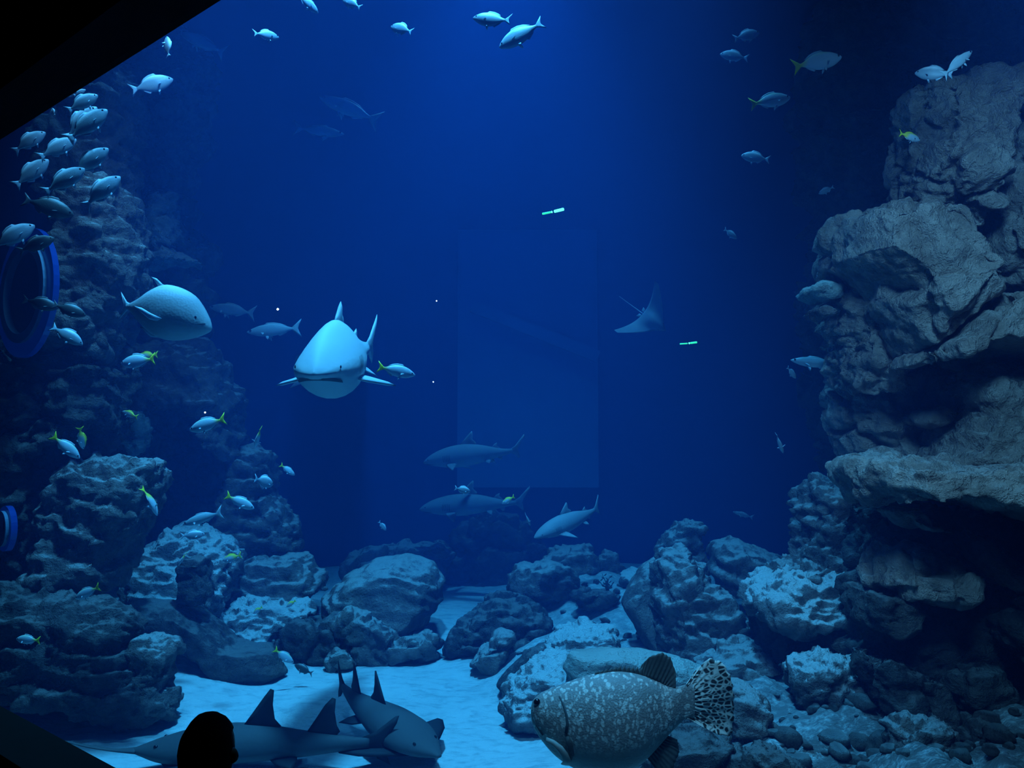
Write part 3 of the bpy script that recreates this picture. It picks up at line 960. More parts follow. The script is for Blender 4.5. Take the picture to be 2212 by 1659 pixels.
def side_fin(outline, base, splay, droop, s, thick=0.005):
    """Matrix-placed fin for side s (+1/-1): outline x back, z outward."""
    R = Matrix.Translation(Vector((base[0], s * base[1], base[2]))) @ Matrix.Rotation(s * -math.radians(90 + droop), 4, 'X') @ Matrix.Rotation(math.radians(splay), 4, 'Y')
    return R


def make_bend(k, x0=0.15):
    def b(q):
        d = x0 - q[0]
        if d > 0:
            q[1] += k * d * d
        return q
    return b


DEEP = [(.50, .004, .004, .003), (.47, .045, .05, .025), (.40, .10, .095, .05), (.28, .165, .155, .075), (.10, .200, .185, .085), (-.08, .165, .155, .066), (-.22, .085, .08, .036), (-.30, .042, .042, .018), (-.345, .036, .036, .010)]
MID = [(.50, .004, .004, .003), (.47, .035, .042, .025), (.40, .08, .085, .048), (.28, .135, .135, .072), (.10, .165, .155, .082), (-.08, .135, .13, .064), (-.22, .07, .068, .034), (-.30, .036, .036, .016), (-.345, .03, .03, .010)]
SLIM = [(.50, .003, .003, .003), (.46, .025, .03, .022), (.38, .058, .06, .04), (.25, .095, .09, .058), (.06, .112, .10, .062), (-.12, .088, .08, .048), (-.24, .048, .045, .028), (-.32, .022, .022, .014), (-.36, .02, .02, .008)]


def fish_proto(kind, bendk):
    st, hh = {'silver': (DEEP, .2), 'dark': (DEEP, .2), 'yellow': (MID, .165), 'yback': (MID, .165), 'slim': (SLIM, .112)}[kind]
    skin = {'silver': 'silver_skin', 'dark': 'dark_skin', 'yellow': 'yellow_skin', 'yback': 'yellow_back_skin', 'slim': 'slim_skin'}[kind]
    finm = {'silver': 'silver_fin', 'dark': 'dark_fin', 'yellow': 'yellow_fin', 'yback': 'yellow_fin', 'slim': 'slim_fin'}[kind]
    side = {'silver': 'silver_fin', 'dark': 'dark_fin', 'yellow': 'silver_fin', 'yback': 'silver_fin', 'slim': 'slim_fin'}[kind]
    b = make_bend(bendk)
    pr = {}
    pr['body'] = (loft(st, bend=b), skin)
    pr['tail_fin'] = (fin([(-.325, .03), (-.39, .075), (-.505, .165), (-.455, .06), (-.435, 0), (-.455, -.06), (-.505, -.165), (-.39, -.075), (-.325, -.03)], .006, bend=b), finm)
    pr['dorsal_fin'] = (fin([(.2, hh * .86), (.13, hh * 1.22), (.0, hh * 1.18), (-.12, hh * .95), (-.24, hh * .52), (-.2, hh * .42), (-.05, hh * .72), (.1, hh * .85)], .005, bend=b), finm if kind == 'yback' else side)
    pr['anal_fin'] = (fin([(-.04, -hh * .74), (-.1, -hh * 1.02), (-.2, -hh * .66), (-.245, -hh * .42), (-.2, -hh * .36), (-.1, -hh * .6)], .005, bend=b), side)
    po = [(0, -.005), (-.03, .03), (-.10, .10), (-.13, .13), (-.12, .07), (-.07, 0.0), (-.03, -.015)]
    for s in (1, -1):
        pr['pectoral_fin.%d' % s] = (fin(po, .004, side_fin(None, (.22, .066, -.035), 10, 25, s), b), side)
        pr['pelvic_fin.%d' % s] = (fin([(0, 0), (-.02, .05), (-.07, .09), (-.07, .03), (-.05, 0)], .004, side_fin(None, (.14, .03, -hh * .82), 5, 60, s), b), side)
        pr['eye.%d' % s] = (ball((.415, s * .042, hh * .13), .022, .45, b), 'eye_dark')
    return {k: (mesh(k.split('.')[0], *vf), M[mt]) for k, (vf, mt) in pr.items()}


PROTO = {}


def orient(o, loc, fwd, up, scale):
    fwd = fwd.normalized()
    side = up.cross(fwd).normalized()
    upv = fwd.cross(side)
    R = Matrix((fwd, side, upv)).transposed().to_4x4()
    o.matrix_world = Matrix.Translation(loc) @ R @ Matrix.Scale(scale, 4)


def facing(tail, head, yaw):
    """World direction of a swimmer from its picture direction and how far it turns away from us."""
    d = (RGT * (head[0] - tail[0]) - UPV * (head[1] - tail[1])).normalized()
    ray = (P((head[0] + tail[0]) / 2, (head[1] + tail[1]) / 2, 1.0) - CAM).normalized()
    return d * math.cos(math.radians(yaw)) + ray * math.sin(math.radians(yaw))


def fish(kind, tail, head, yaw, D, label, bend=0, roll=0, name=None, group=None, stretch=1.0):
    key = (kind, bend)
    if key not in PROTO:
        PROTO[key] = fish_proto(kind, bend * 0.35)
    nm = name or {'silver': 'silver_fish', 'dark': 'dark_fish', 'yellow': 'yellowtail_fish', 'yback': 'yellowtail_fish', 'slim': 'slender_fish'}[kind]
    root = empty(nm)
    Lpx = math.hypot(head[0] - tail[0], head[1] - tail[1])
    L = Lpx * D / F / max(0.35, math.cos(math.radians(yaw)))
    fw = facing(tail, head, yaw)
    up = Vector((0, 0, 1))
    if abs(fw.z) > 0.8:
        up = Vector((0, 0, 1)) + RGT * (-fw.x if abs(fw.x) > 0.1 else 0.5)
    up = Matrix.Rotation(math.radians(-0.2 * roll) * (1 if fw.x > 0 else -1), 3, fw) @ up
    orient(root, P((tail[0] + head[0]) / 2, (tail[1] + head[1]) / 2, D), fw, up, L)
    for k, (me, mt) in PROTO[key].items():
        link(k.split('.')[0], me, root, mt)
    tag(root, label, 'fish', group or {'silver': 'silver fish', 'dark': 'dark fish', 'yellow': 'yellow-tailed fish', 'yback': 'yellow-tailed fish', 'slim': 'slender dim fish'}[kind])
    return root


FISH = [
    # the silver school beside the slanting window edge
    ('silver', (148, 238), (208, 207), 25, 6.2, 'silver fish just under the slanting dark window edge, top of the school'),
    ('silver', (143, 300), (208, 232), 20, 6.4, 'silver fish half hidden behind a parallel twin near the school top', 0, 0),
    ('silver', (148, 302), (230, 238), 15, 6.1, 'long pale-backed silver fish swimming in front of its parallel twin', 0, 24),
    ('silver', (32, 322), (94, 288), 25, 6.8, 'silver fish closest to the slanting window edge, first of the school', 1, 38),
    ('silver', (88, 338), (160, 303), 25, 6.5, 'silver fish with lit back between two others in mid school', 0, 38),
    ('silver', (158, 376), (232, 322), 15, 6.1, 'broad pale silver fish showing its whole flank in the school'),
    ('silver', (34, 400), (102, 347), 20, 6.7, 'silver fish with raised fin above the dark-bellied fish', 0, 30),
    ('silver', (97, 415), (180, 366), 15, 6.0, 'silver fish whose nose touches the tail of the broad pale one'),
    ('silver', (180, 442), (258, 383), 15, 6.2, 'silver fish with a bright white head glint, lowest of the leading row', 1, 30),
    ('dark', (57, 430), (150, 462), 20, 6.5, 'large dark-bellied fish with a thin pale back below the school', 1),
    ('silver', (-12, 530), (68, 490), 25, 6.9, 'bright-backed silver fish above the round porthole at the picture edge', 1, 40),
    ('dark', (42, 540), (112, 516), 20, 6.6, 'dark-bellied fish with pale back crossing the porthole top', 1),
    ('dark', (55, 648), (120, 664), 20, 6.6, 'small dark fish in front of the middle of the porthole'),
    ('dark', (118, 658), (180, 680), 20, 6.4, 'dull grey fish right of the porthole, beside the dark pillar', 1),
    ('silver', (116, 706), (174, 742), 20, 6.3, 'bright blue-white fish diving beside the lower porthole rim', 1, 40),
    ('silver', (118, 250), (112, 232), 20, 6.6, 'tiny dim fish tail poking down from the slanting window edge'),
    ('silver', (160, 206), (184, 194), 20, 6.6, 'tiny greenish fish touching the slanting window edge'),
    ('silver', (286, 194), (370, 172), 20, 7.6, 'dim silver fish alone between the window edge and tall pillar'),
    ('silver', (364, 126), (360, 76), 20, 6.6, 'small bright fish swimming straight up beside the window edge'),
    ('slim', (492, 118), (384, 68), 15, 9.0, 'long dim fish pointing up at the top of the tall pillar'),
    # along the top
    ('silver', (552, 72), (598, 80), 40, 6.8, 'small bright fish right of the tall pillar top, nose down', 0, 45),
    ('silver', (645, -12), (684, 26), 20, 6.6, 'bright fish diving in from the top picture edge', 0, 40),
    ('silver', (782, 18), (738, -2), 25, 6.6, 'pale fish cut by the top picture edge, tail lowermost', 0, 30),
    ('silver', (893, 70), (842, 56), 35, 6.6, 'small bright-headed fish with a spread tail near the top', 0, 45),
    ('silver', (1106, 50), (1021, 38), 10, 6.1, 'brilliant white-backed fish with trailing tail, upper one of the pair', 1, 48),
    ('silver', (1172, 48), (1080, 102), 10, 6.2, 'brilliant white-backed fish slanting down, lower one of the pair', 0, 42),
    ('silver', (1583, 84), (1642, 70), 10, 6.4, 'dim oval fish above another one, alone against dark water'),
    ('silver', (1616, 126), (1556, 117), 10, 6.6, 'dim greenish oval fish just below its dim oval neighbour'),
    ('yellow', (1708, 146), (1822, 122), 10, 5.0, 'large blue fish with a yellow forked tail near the top'),
    ('yellow', (1617, 226), (1710, 210), 10, 5.6, 'blue fish with a faint yellow tail below the large yellow-tailed one'),
    ('silver', (1662, 345), (1602, 336), 10, 6.4, 'small dim fish with dropped belly fin in dark water'),
    ('yback', (1940, 286), (1990, 304), 25, 5.35, 'fish showing only a yellow tail before the cliff tower'),
    ('silver', (2052, 160), (1984, 158), 30, 4.9, 'round pale fish resting on the cliff top'),
    ('slim', (2032, 168), (2104, 106), 15, 4.6, 'slender blue fish rising from the cliff top'),
    ('silver', (1564, 494), (1592, 516), 15, 7.5, 'tiny pale fish drifting in the empty dark water'),
    ('slim', (1812, 790), (1712, 778), 15, 6.6, 'dim long fish swimming out from the cliff side'),
    ('silver', (1700, 792), (1720, 818), 20, 6.8, 'tiny fish with spread tail below the dim long fish'),
    ('silver', (1676, 935), (1692, 980), 20, 6.6, 'small dark fish hanging nose down before the cliff'),
    ('silver', (1800, 404), (1770, 418), 15, 7.2, 'tiny faint fish by the upper cliff block'),
    ('slim', (1626, 1118), (1585, 1106), 15, 10.5, 'tiny faint fish in far water above the arched rock'),
    # middle and left water
    ('yellow', (816, 792), (896, 810), 10, 6.3, 'bright fish with yellow-green tail following the head-on shark'),
    ('yellow', (490, 903), (407, 930), 10, 6.6, 'pale blue fish with large yellow tail before the cave', 0),
    ('yback', (564, 922), (550, 968), 30, 7.4, 'small bright fish diving beside the stepped rock column'),
    ('yellow', (340, 774), (256, 786), 20, 7.3, 'blue fish with yellow tail, front one of two under the big pale fish'),
    ('yback', (344, 766), (292, 772), 20, 8.0, 'greenish fish behind the blue one under the big pale fish'),
    ('yback', (300, 902), (262, 888), 20, 7.4, 'small yellow-backed fish at the pale ruffled coral clump'),
    ('yellow', (114, 942), (170, 988), 15, 6.5, 'blue-white fish with yellow tail diving before the dark pillar'),
    ('yback', (172, 922), (180, 970), 20, 6.6, 'narrow yellow-backed fish hanging beside the blue-white diving fish'),
    ('yback', (314, 1050), (340, 1114), 15, 6.9, 'yellow-backed fish diving steeply below the cave mouth', 1),
    ('slim', (484, 1105), (392, 1134), 10, 7.6, 'slender grey-blue fish at the cave mouth, no yellow'),
    ('silver', (392, 1158), (440, 1154), 15, 7.8, 'small plain pale fish just under the slender grey-blue one'),
    ('yellow', (488, 1070), (548, 1098), 10, 7.2, 'bright fish with yellow tail at the foot of the stepped column'),
    ('silver', (552, 1034), (588, 1046), 55, 7.8, 'round pale fish seen end-on before the stepped column'),
    ('yellow', (606, 1004), (636, 1026), 20, 8.6, 'dim round fish in open water right of the stepped column'),
    ('silver', (982, 1054), (1016, 1062), 30, 7.6, 'tiny bright white fish between the two faint far sharks'),
    ('yback', (1112, 1072), (1084, 1088), 20, 7.8, 'tiny bright fish with yellow tail beside the faint lower shark'),
    ('silver', (1134, 1108), (1146, 1136), 15, 8.0, 'tiny bright fish diving before the nose of the turning shark'),
    ('silver', (818, 1126), (834, 1146), 15, 9.5, 'tiny dim greenish fish in the empty far blue water'),
    ('yellow', (218, 1266), (160, 1294), 10, 6.3, 'dull blue fish with yellow-green tail before the pillar foot'),
    ('yellow', (90, 1384), (32, 1380), 15, 6.3, 'dim fish with yellowish tail low before the dark pillar foot'),
    ('yback', (404, 1192), (384, 1222), 20, 7.6, 'tiny white fish nose down above the dark squarish block'),
    ('yback', (524, 1198), (478, 1212), 20, 8.2, 'small yellowish fish skimming the silt-covered ledge'),
    ('dark', (676, 1456), (636, 1436), 15, 7.9, 'small dark fish hovering over the bright sand'),
    ('yback', (640, 1296), (618, 1312), 15, 8.3, 'tiny yellow-green fish over sandy rubble near the striped dome'),
    ('yback', (568, 1310), (546, 1326), 15, 8.0, 'tiny yellow-green fish over the middle of the sandy rubble'),
    ('yellow', (592, 1402), (634, 1432), 15, 7.8, 'pale slender fish slipping down along the dark curved rock'),
    # big dim fish in open water
    ('slim', (556, 678), (448, 662), 15, 10.5, 'very faint large fish behind the big pale fish'),
    ('slim', (654, 708), (530, 718), 10, 9.6, 'dim blue tuna-shaped fish just left of the head-on shark'),
    ('slim', (824, 264), (686, 208), 10, 10.0, 'faint long fish nosing upward in the upper blue water'),
    ('slim', (636, 276), (742, 290), 10, 12.5, 'barely visible fish below the faint long nosing fish'),
    ('slim', (634, 822), (746, 850), 15, 11.0, 'faint fish passing beneath the head-on shark'),
]
for row in FISH:
    fish(*row)


# ------------------------------------------------------------------ sharks
SHARK = [(.50, .003, .003, .004, -.008), (.475, .020, .016, .034, -.006), (.42, .045, .034, .062, -.002), (.34, .070, .052, .080), (.22, .092, .070, .090), (.08, .098, .074, .088), (-.08, .080, .060, .068), (-.2, .052, .042, .044), (-.3, .030, .028, .026), (-.37, .020, .019, .016), (-.41, .018, .014, .009)]


def shark(name, loc, fwd, L, label, bendk=0.0, roll=0, girth=1.0, skin='shark_skin', finm='shark_fin', fs=1.0, tri=0.15, hump=1.0, belly=1.0):
    root = empty(name)
    up = Matrix.Rotation(math.radians(roll), 3, fwd) @ Vector((0, 0, 1))
    orient(root, loc, fwd, up, L)
    b = make_bend(bendk, 0.05)
    g = girth
    st = [(s[0], s[1] * g * hump, s[2] * g * (belly if s[0] < 0.36 else 1.0), s[3] * g, (s[4] if len(s) > 4 else 0)) for s in SHARK]

    def part(nm, vf, mt, parent=root):
        return link(nm, mesh(nm, *vf), parent, M[mt])
    part('body', loft(st, 40, 26, b, tri=tri), skin)
    part('dorsal_fin', fin([(.13, .088 * g * hump), (.07, .088 * g * hump + .05 * fs), (-.01, .088 * g * hump + .12 * fs), (-.025, .088 * g * hump + .125 * fs), (-.03, .088 * g * hump + .10 * fs), (-.02, .088 * g * hump + .05 * fs), (-.05, .088 * g * hump + .02 * fs), (-.06, .07 * g), (.04, .085 * g)], .008, bend=b), finm)
    part('second_dorsal_fin', fin([(-.19, .046), (-.23, .085), (-.262, .098), (-.258, .07), (-.285, .045), (-.29, .028), (-.24, .035)], .005, bend=b), finm)
    part('tail_fin', fin([(-.37, .012), (-.44, .05), (-.54, .145), (-.545, .125), (-.49, .045), (-.465, .0), (-.475, -.06), (-.465, -.075), (-.42, -.03), (-.38, -.015)], .006, bend=b), finm)
    part('anal_fin', fin([(-.24, -.03), (-.28, -.07), (-.30, -.06), (-.3, -.025)], .004, bend=b), finm)
    po = [(x, z * fs) for x, z in ((0.05, -.02), (.02, .06), (-.05, .17), (-.085, .225), (-.10, .22), (-.09, .13), (-.08, .05), (-.06, -.02))]
    for s in (1, -1):
        part('pectoral_fin', fin(po, .007, side_fin(None, (.2, .068 * g, -.04 * g), 0, 18, s), b), finm)
        part('pelvic_fin', fin([(0, 0), (-.02, .04), (-.07, .075), (-.07, .02), (-.06, 0)], .004, side_fin(None, (-.13, .035 * g, -.04 * g), 0, 40, s), b), finm)
        part('eye', ball((.425, s * .060 * g, .010), .006, .5, b), 'eye_dark')
        for k in range(5):
            x = .255 - k * .016
            v, f = [], []
            for zc in (-.03, .0, .03):
                for dx in (-.0025, .0025):
                    v.append([x + dx - abs(zc) * .1, s * (.093 * g) * math.sqrt(max(0.02, 1 - (zc / .088) ** 2)), zc])
            part('gill_slit', ([b(q) for q in v], [(0, 1, 3, 2), (2, 3, 5, 4)]), 'mouth')
    # mouth: a dark band across the underside of the snout
    v, f = [], []
    n = 18
    SX = np.array([q[0] for q in st])[::-1]
    SB = np.array([q[2] for q in st])[::-1]
    SW = np.array([q[3] for q in st])[::-1]
    for i in range(n + 1):
        y = (-1 + 2 * i / n) * .056 * g
        for dz in (.005, -.001, -.006):
            z = -.020 * g - .012 * g * (y / (.056 * g)) ** 2 + dz
            x = .49
            while x > .25:
                if (y / np.interp(x, SX, SW)) ** 2 + (z / np.interp(x, SX, SB)) ** 2 < 1:
                    break
                x -= .002
            v.append([x + .010, y * 1.06, z * 1.06])
    for i in range(n):
        for k in range(2):
            f.append((i * 3 + k, i * 3 + k + 1, i * 3 + 4 + k, i * 3 + 3 + k))
    part('mouth', (v, f), 'mouth')
    tag(root, label, 'shark', 'sharks in open water')
    return root


# big shark coming head-on, body trailing back and to one side
fw = (-FWD * 0.97 + RGT * 0.02 + Vector((0, 0, -0.13))).normalized()
shark('shark', P(736, 772, 6.9), fw, 2.1, 'big pale shark swimming head-on towards the viewer', bendk=0.2, girth=1.30, fs=0.66, tri=0.5, hump=1.2, belly=1.45)
shark('shark', P(1020, 985, 12.4), facing((1120, 975), (915, 1000), 15), 1.56, 'faint shark with tall fin, upper of two gliding in the far centre', 0.1, girth=1.25, skin='grey_shark_skin', finm='grey_shark_fin')
shark('shark', P(1020, 1092, 12.9), facing((1130, 1085), (915, 1098), 10), 1.7, 'very faint low shark above the far dark mound', girth=1.15, skin='grey_shark_skin', finm='grey_shark_fin')
shark('shark', P(1232, 1128, 9.8), facing((1320, 1085), (1146, 1158), -25), 1.0, 'dim shark turning, its tail raised above the reef crest', -0.45, 0, 1.3, 'grey_shark_skin', 'grey_shark_fin')

# eagle ray banking in the far water
root = empty('ray')
v, f = [], []
nu, nv_ = 25, 11
for side in (1, -1):
    for i in range(nu):
        u = -1 + 2 * i / (nu - 1)
        au = abs(u)
        xf = .30 - .42 * au ** 1.3 + (.12 * math.exp(-(u / .12) ** 2))
        xb = -.22 - .10 * au + .10 * (1 - (1 - au) ** 2)
        if xf < xb + .01:
            xf = xb + .01
        for j in range(nv_):
            t = j / (nv_ - 1)
            x = xf + (xb - xf) * t
            th = (.085 * math.exp(-(u / .22) ** 2) + .018 * (1 - au)) * math.sin(math.pi * t) + .001
            v.append([x, u * .55, side * th + .32 * au ** 1.6])
for s in range(2):
    o = s * nu * nv_
    for i in range(nu - 1):
        for j in range(nv_ - 1):
            a = o + i * nv_ + j
            f.append((a, a + 1, a + nv_ + 1, a + nv_))
o = nu * nv_
for i in range(nu - 1):
    for j in (0, nv_ - 1):
        a = i * nv_ + j
        f.append((a, a + nv_, o + a + nv_, o + a))
link('body', mesh('body', v, f), root, M['grey_shark_skin'])
tl = loft([(-.2, .012, .012, .012), (-.5, .007, .007, .007), (-.9, .003, .003, .003)], 12, 8)
link('tail', mesh('tail', *tl), root, M['shark_fin'])
for s in (1, -1):
    link('eye', mesh('eye', *ball((.3, s * .07, .03), .015)), root, M['eye_dark'])
    link('pelvic_fin', mesh('pelvic_fin', *fin([(-.2, 0), (-.24, .06), (-.30, .07), (-.28, 0)], .005, side_fin(None, (0, .03, 0), 0, 0, s))), root, M['shark_fin'])
orient(root, P(1405, 690, 10.6), (RGT * .35 - FWD * .45 - UPV * .35), (RGT * -.75 + UPV * .55 - FWD * .5), 0.72)
tag(root, 'faint ray banking with one wing raised in the far water', 'ray')

# two two-finned sharks resting on the sand
WEDGE = [(.50, .006, .006, .010), (.46, .020, .02, .035), (.38, .045, .04, .085), (.27, .070, .048, .125), (.13, .086, .05, .115), (0, .078, .048, .085), (-.13, .056, .042, .058), (-.25, .038, .032, .036), (-.34, .024, .024, .022), (-.40, .02, .018, .012)]


def floor_shark(name, loc, fwd, L, label, rostrum, bendk, up=Vector((0, 0, 1))):
    root = empty(name)
    orient(root, loc, fwd, up, L)
    b = make_bend(bendk, 0.1)

    def part(nm, vf, mt, parent=root):
        return link(nm, mesh(nm, *vf), parent, M[mt])
    part('body', loft(WEDGE, 34, 22, b), 'floor_shark_skin')
    for nm, x0, x1, xt, z0, ht in (('dorsal_fin', .095, -.05, -.025, .064, .152), ('second_dorsal_fin', -.15, -.275, -.262, .036, .140)):
        w_ = x0 - x1
        part(nm, fin([(x0, z0), (x0 - w_ * .3, z0 + ht * .38), (x0 - w_ * .62, z0 + ht * .8), (xt + .006, z0 + ht), (xt - .008, z0 + ht * .96), (xt - .004, z0 + ht * .6), (xt - .012, z0 + ht * .25), (x1 - .012, z0 + .01), (x1 + .01, z0 - .012), (x0 - w_ * .5, z0 - .008)], .006, bend=b), 'floor_shark_fin')
    part('tail_fin', fin([(-.36, .018), (-.42, .04), (-.50, .098), (-.515, .10), (-.505, .07), (-.46, .0), (-.455, -.04), (-.48, -.085), (-.43, -.06), (-.405, -.03), (-.37, -.02)], .006, bend=b), 'floor_shark_fin')
    po = [(.12, -.03), (.06, .06), (-.02, .15), (-.10, .20), (-.13, .19), (-.12, .10), (-.11, .02), (-.10, -.03)]
    for s in (1, -1):
        part('pectoral_fin', fin(po, .010, side_fin(None, (.25, .09, -.03), 0, 2, s), b), 'floor_shark_fin')
        part('pelvic_fin', fin([(.04, -.01), (0, .05), (-.07, .09), (-.08, .03), (-.07, -.01)], .006, side_fin(None, (-.06, .05, -.03), 0, 8, s), b), 'floor_shark_fin')
        part('eye', ball((.39, s * .058, .027), .010, .7, b), 'eye_dark')
    if rostrum:
        st = [(.76, .002, .002, .004, .045), (.66, .004, .004, .010, .020), (.56, .005, .005, .014, .003), (.48, .010, .010, .03, 0)]
        part('snout', loft(st, 14, 10, b), 'floor_shark_skin')
    tag(root, label, 'shark', 'two-finned sharks on the sand')
    return root


floor_shark('floor_shark', P(572, 1612, 5.97), facing((852, 1600), (290, 1618), -4), 1.86, 'dark shark with two tall fins and thin snout lying on sand behind the silhouetted head', True, 0.0)
fwB = (RGT * 0.66 - FWD * 0.72 - UPV * 0.05).normalized()
floor_shark('floor_shark', P(812, 1548, 6.45), fwB, 1.62, 'grey shark with three upright fins gliding over sand towards the viewer', False, 0.25, up=Vector((0.0, -0.05, 1)))

# ------------------------------------------------------------------ the big pale fish by the tall pillar
GD = 6.4
gx = lambda px, c: (px - c) * GD / F
root = empty('trevally', P(365, 685, GD))
u = GD / F
st = [(91 * u, 5 * u, 6 * u, 5 * u, -22 * u), (84 * u, 24 * u, 14 * u, 18 * u, -20 * u), (62 * u, 54 * u, 30 * u, 32 * u, -13 * u), (30 * u, 64 * u, 48 * u, 44 * u, -2 * u), (-5 * u, 70 * u, 50 * u, 46 * u, 0), (-38 * u, 52 * u, 42 * u, 34 * u, 6 * u), (-65 * u, 26 * u, 24 * u, 18 * u, 14 * u), (-84 * u, 9 * u, 8 * u, 6 * u, 21 * u), (-92 * u, 6 * u, 6 * u, 4 * u, 22 * u)]
M['pale_skin'] = body_material('pale_skin', (0.66, 0.70, 0.70), (0.34, 0.37, 0.38), (0.46, 0.50, 0.52), -50 * u, 70 * u, rough=0.6, spec=0.25)
link('body', mesh('body', *loft(st, 30, 22)), root, M['pale_skin'])
S = lambda pts: [((x - 365) * u, (685 - y) * u) for x, y in pts]
link('dorsal_fin', mesh('dorsal_fin', *fin(S([(372, 622), (352, 614), (340, 602), (328, 598), (336, 608), (344, 622), (352, 630)]), .008)), root, M['silver_fin'])
link('tail_fin', mesh('tail_fin', *fin(S([(290, 659), (275, 652), (262, 630), (268, 662), (258, 690), (276, 670), (290, 667)]), .008)), root, M['silver_fin'])
tv, tf = fin(S([(314, 664), (330, 668), (350, 680), (372, 690), (362, 696), (345, 692), (328, 678)]), .010)
for q in tv:
    q[1] -= 0.19
link('pectoral_fin', mesh('pectoral_fin', *(tv, tf)), root, M['silver_fin'])
link('anal_fin', mesh('anal_fin', *fin(S([(352, 730), (325, 728), (300, 705), (310, 706), (330, 718)]), .008)), root, M['silver_fin'])
link('eye', mesh('eye', *ball((66 * u, -27 * u, -2 * u), 4 * u, .5)), root, M['eye_dark'])
mv, mf = loft([(86 * u, .004, .004, .05, -14 * u), (80 * u, .008, .008, .09, -15 * u), (66 * u, .006, .006, .105, -16 * u)], 8, 12)
link('mouth', mesh('mouth', mv, mf), root, M['mouth'])
root.rotation_euler = (math.radians(6), 0, 0)
tag(root, 'big pale humped fish swimming before the tall rock pillar', 'fish')

# ------------------------------------------------------------------ the speckled grouper
GD = 4.0
u = GD / F
CX, CY = 1370, 1560
root = empty('grouper', P(CX, CY, GD))
G = lambda x, y: ((x - CX) * u, (CY - y) * u)
prof = [(1147, 1528, 1546), (1153, 1512, 1570), (1172, 1498, 1600), (1200, 1486, 1630), (1240, 1472, 1655), (1285, 1459, 1668), (1335, 1452, 1668), (1380, 1458, 1648), (1420, 1473, 1612), (1450, 1486, 1580), (1478, 1482, 1556), (1500, 1478, 1550)]
st = []
for x, t, bt in prof:
    zc = CY - (t + bt) / 2 * 1.0
    hgt = (bt - t) / 2
    wd = hgt * (0.62 if x < 1420 else 0.42 if x < 1460 else 0.2)
    st.append(((x - CX) * u, hgt * u, hgt * u, wd * u, zc * u))
m, nt, b = new_mat('grouper_skin')
L = nt.links
tc = nt.nodes.new('ShaderNodeTexCoord')
mp = nt.nodes.new('ShaderNodeMapping')
mp.inputs['Scale'].default_value = (1.3, 1.0, 0.85)
L.new(tc.outputs['Object'], mp.inputs[0])
nz = nt.nodes.new('ShaderNodeTexNoise')
nz.inputs['Scale'].default_value = 26
L.new(mp.outputs[0], nz.inputs['Vector'])
wv = nt.nodes.new('ShaderNodeVectorMath')
wv.operation = 'SCALE'
wv.inputs['Scale'].default_value = 0.045
L.new(nz.outputs['Color'], wv.inputs[0])
wa = nt.nodes.new('ShaderNodeVectorMath')
L.new(mp.outputs[0], wa.inputs[0])
L.new(wv.outputs[0], wa.inputs[1])
vo = nt.nodes.new('ShaderNodeTexVoronoi')
vo.inputs['Scale'].default_value = 37
L.new(wa.outputs[0], vo.inputs['Vector'])
sep = nt.nodes.new('ShaderNodeSeparateXYZ')
L.new(tc.outputs['Object'], sep.inputs[0])
n2 = noise_tex(nt, tc.outputs['Object'], 6, 4)
sp = math_node(nt, 'MULTIPLY', math_node(nt, 'SUBTRACT', 1.0, smooth_range(nt, vo.outputs['Distance'], 0.28, 0.5)), smooth_range(nt, n2, 0.25, 0.42))
sp = math_node(nt, 'MULTIPLY', sp, smooth_range(nt, sep.outputs['Z'], -0.13, 0.0))
c = mix_rgb(nt, n2, (0.24, 0.22, 0.21), (0.36, 0.33, 0.31))
c = mix_rgb(nt, sp, c, (0.72, 0.66, 0.60))
L.new(c, b.inputs['Base Color'])
b.inputs['Roughness'].default_value = 0.55
b.inputs['Specular IOR Level'].default_value = 0.35
sv = nt.nodes.new('ShaderNodeTexVoronoi')
sv.inputs['Scale'].default_value = 110
L.new(tc.outputs['Object'], sv.inputs['Vector'])
bump(nt, b, sv.outputs['Distance'], 0.25, 0.01)
M['grouper_skin'] = m
m, nt, b = new_mat('grouper_fin')
L = nt.links
tc = nt.nodes.new('ShaderNodeTexCoord')
vo = nt.nodes.new('ShaderNodeTexVoronoi')
vo.feature = 'DISTANCE_TO_EDGE'
vo.inputs['Scale'].default_value = 1.0
sx = nt.nodes.new('ShaderNodeSeparateXYZ')
L.new(tc.outputs['Object'], sx.inputs[0])
dx_ = math_node(nt, 'SUBTRACT', sx.outputs['X'], (1425 - 1370) * 4.0 / F)
dz_ = math_node(nt, 'SUBTRACT', sx.outputs['Z'], (1560 - 1515) * 4.0 / F)
ang = math_node(nt, 'ARCTAN2', dz_, dx_)
rad = math_node(nt, 'SQRT', math_node(nt, 'ADD', math_node(nt, 'MULTIPLY', dx_, dx_), math_node(nt, 'MULTIPLY', dz_, dz_)))
cx_ = nt.nodes.new('ShaderNodeCombineXYZ')
L.new(math_node(nt, 'MULTIPLY', ang, 15.0), cx_.inputs[0])
L.new(math_node(nt, 'MULTIPLY', rad, 34.0), cx_.inputs[1])
L.new(cx_.outputs[0], vo.inputs['Vector'])
c = mix_rgb(nt, smooth_range(nt, vo.outputs['Distance'], 0.05, 0.20), (0.78, 0.72, 0.64), (0.03, 0.03, 0.03))
L.new(c, b.inputs['Base Color'])
b.inputs['Roughness'].default_value = 0.6
M['grouper_tail'] = m
M['grouper_fin'] = plain('grouper_dark_fin', (0.09, 0.09, 0.085), 0.6, nscale=60, var=0.7)
M['grouper_pale'] = plain('grouper_pale_fin', (0.34, 0.32, 0.29), 0.6, nscale=40, var=0.4)
gb = link('body', mesh('body', *loft(st, 48, 32)), root, M['grouper_skin'])


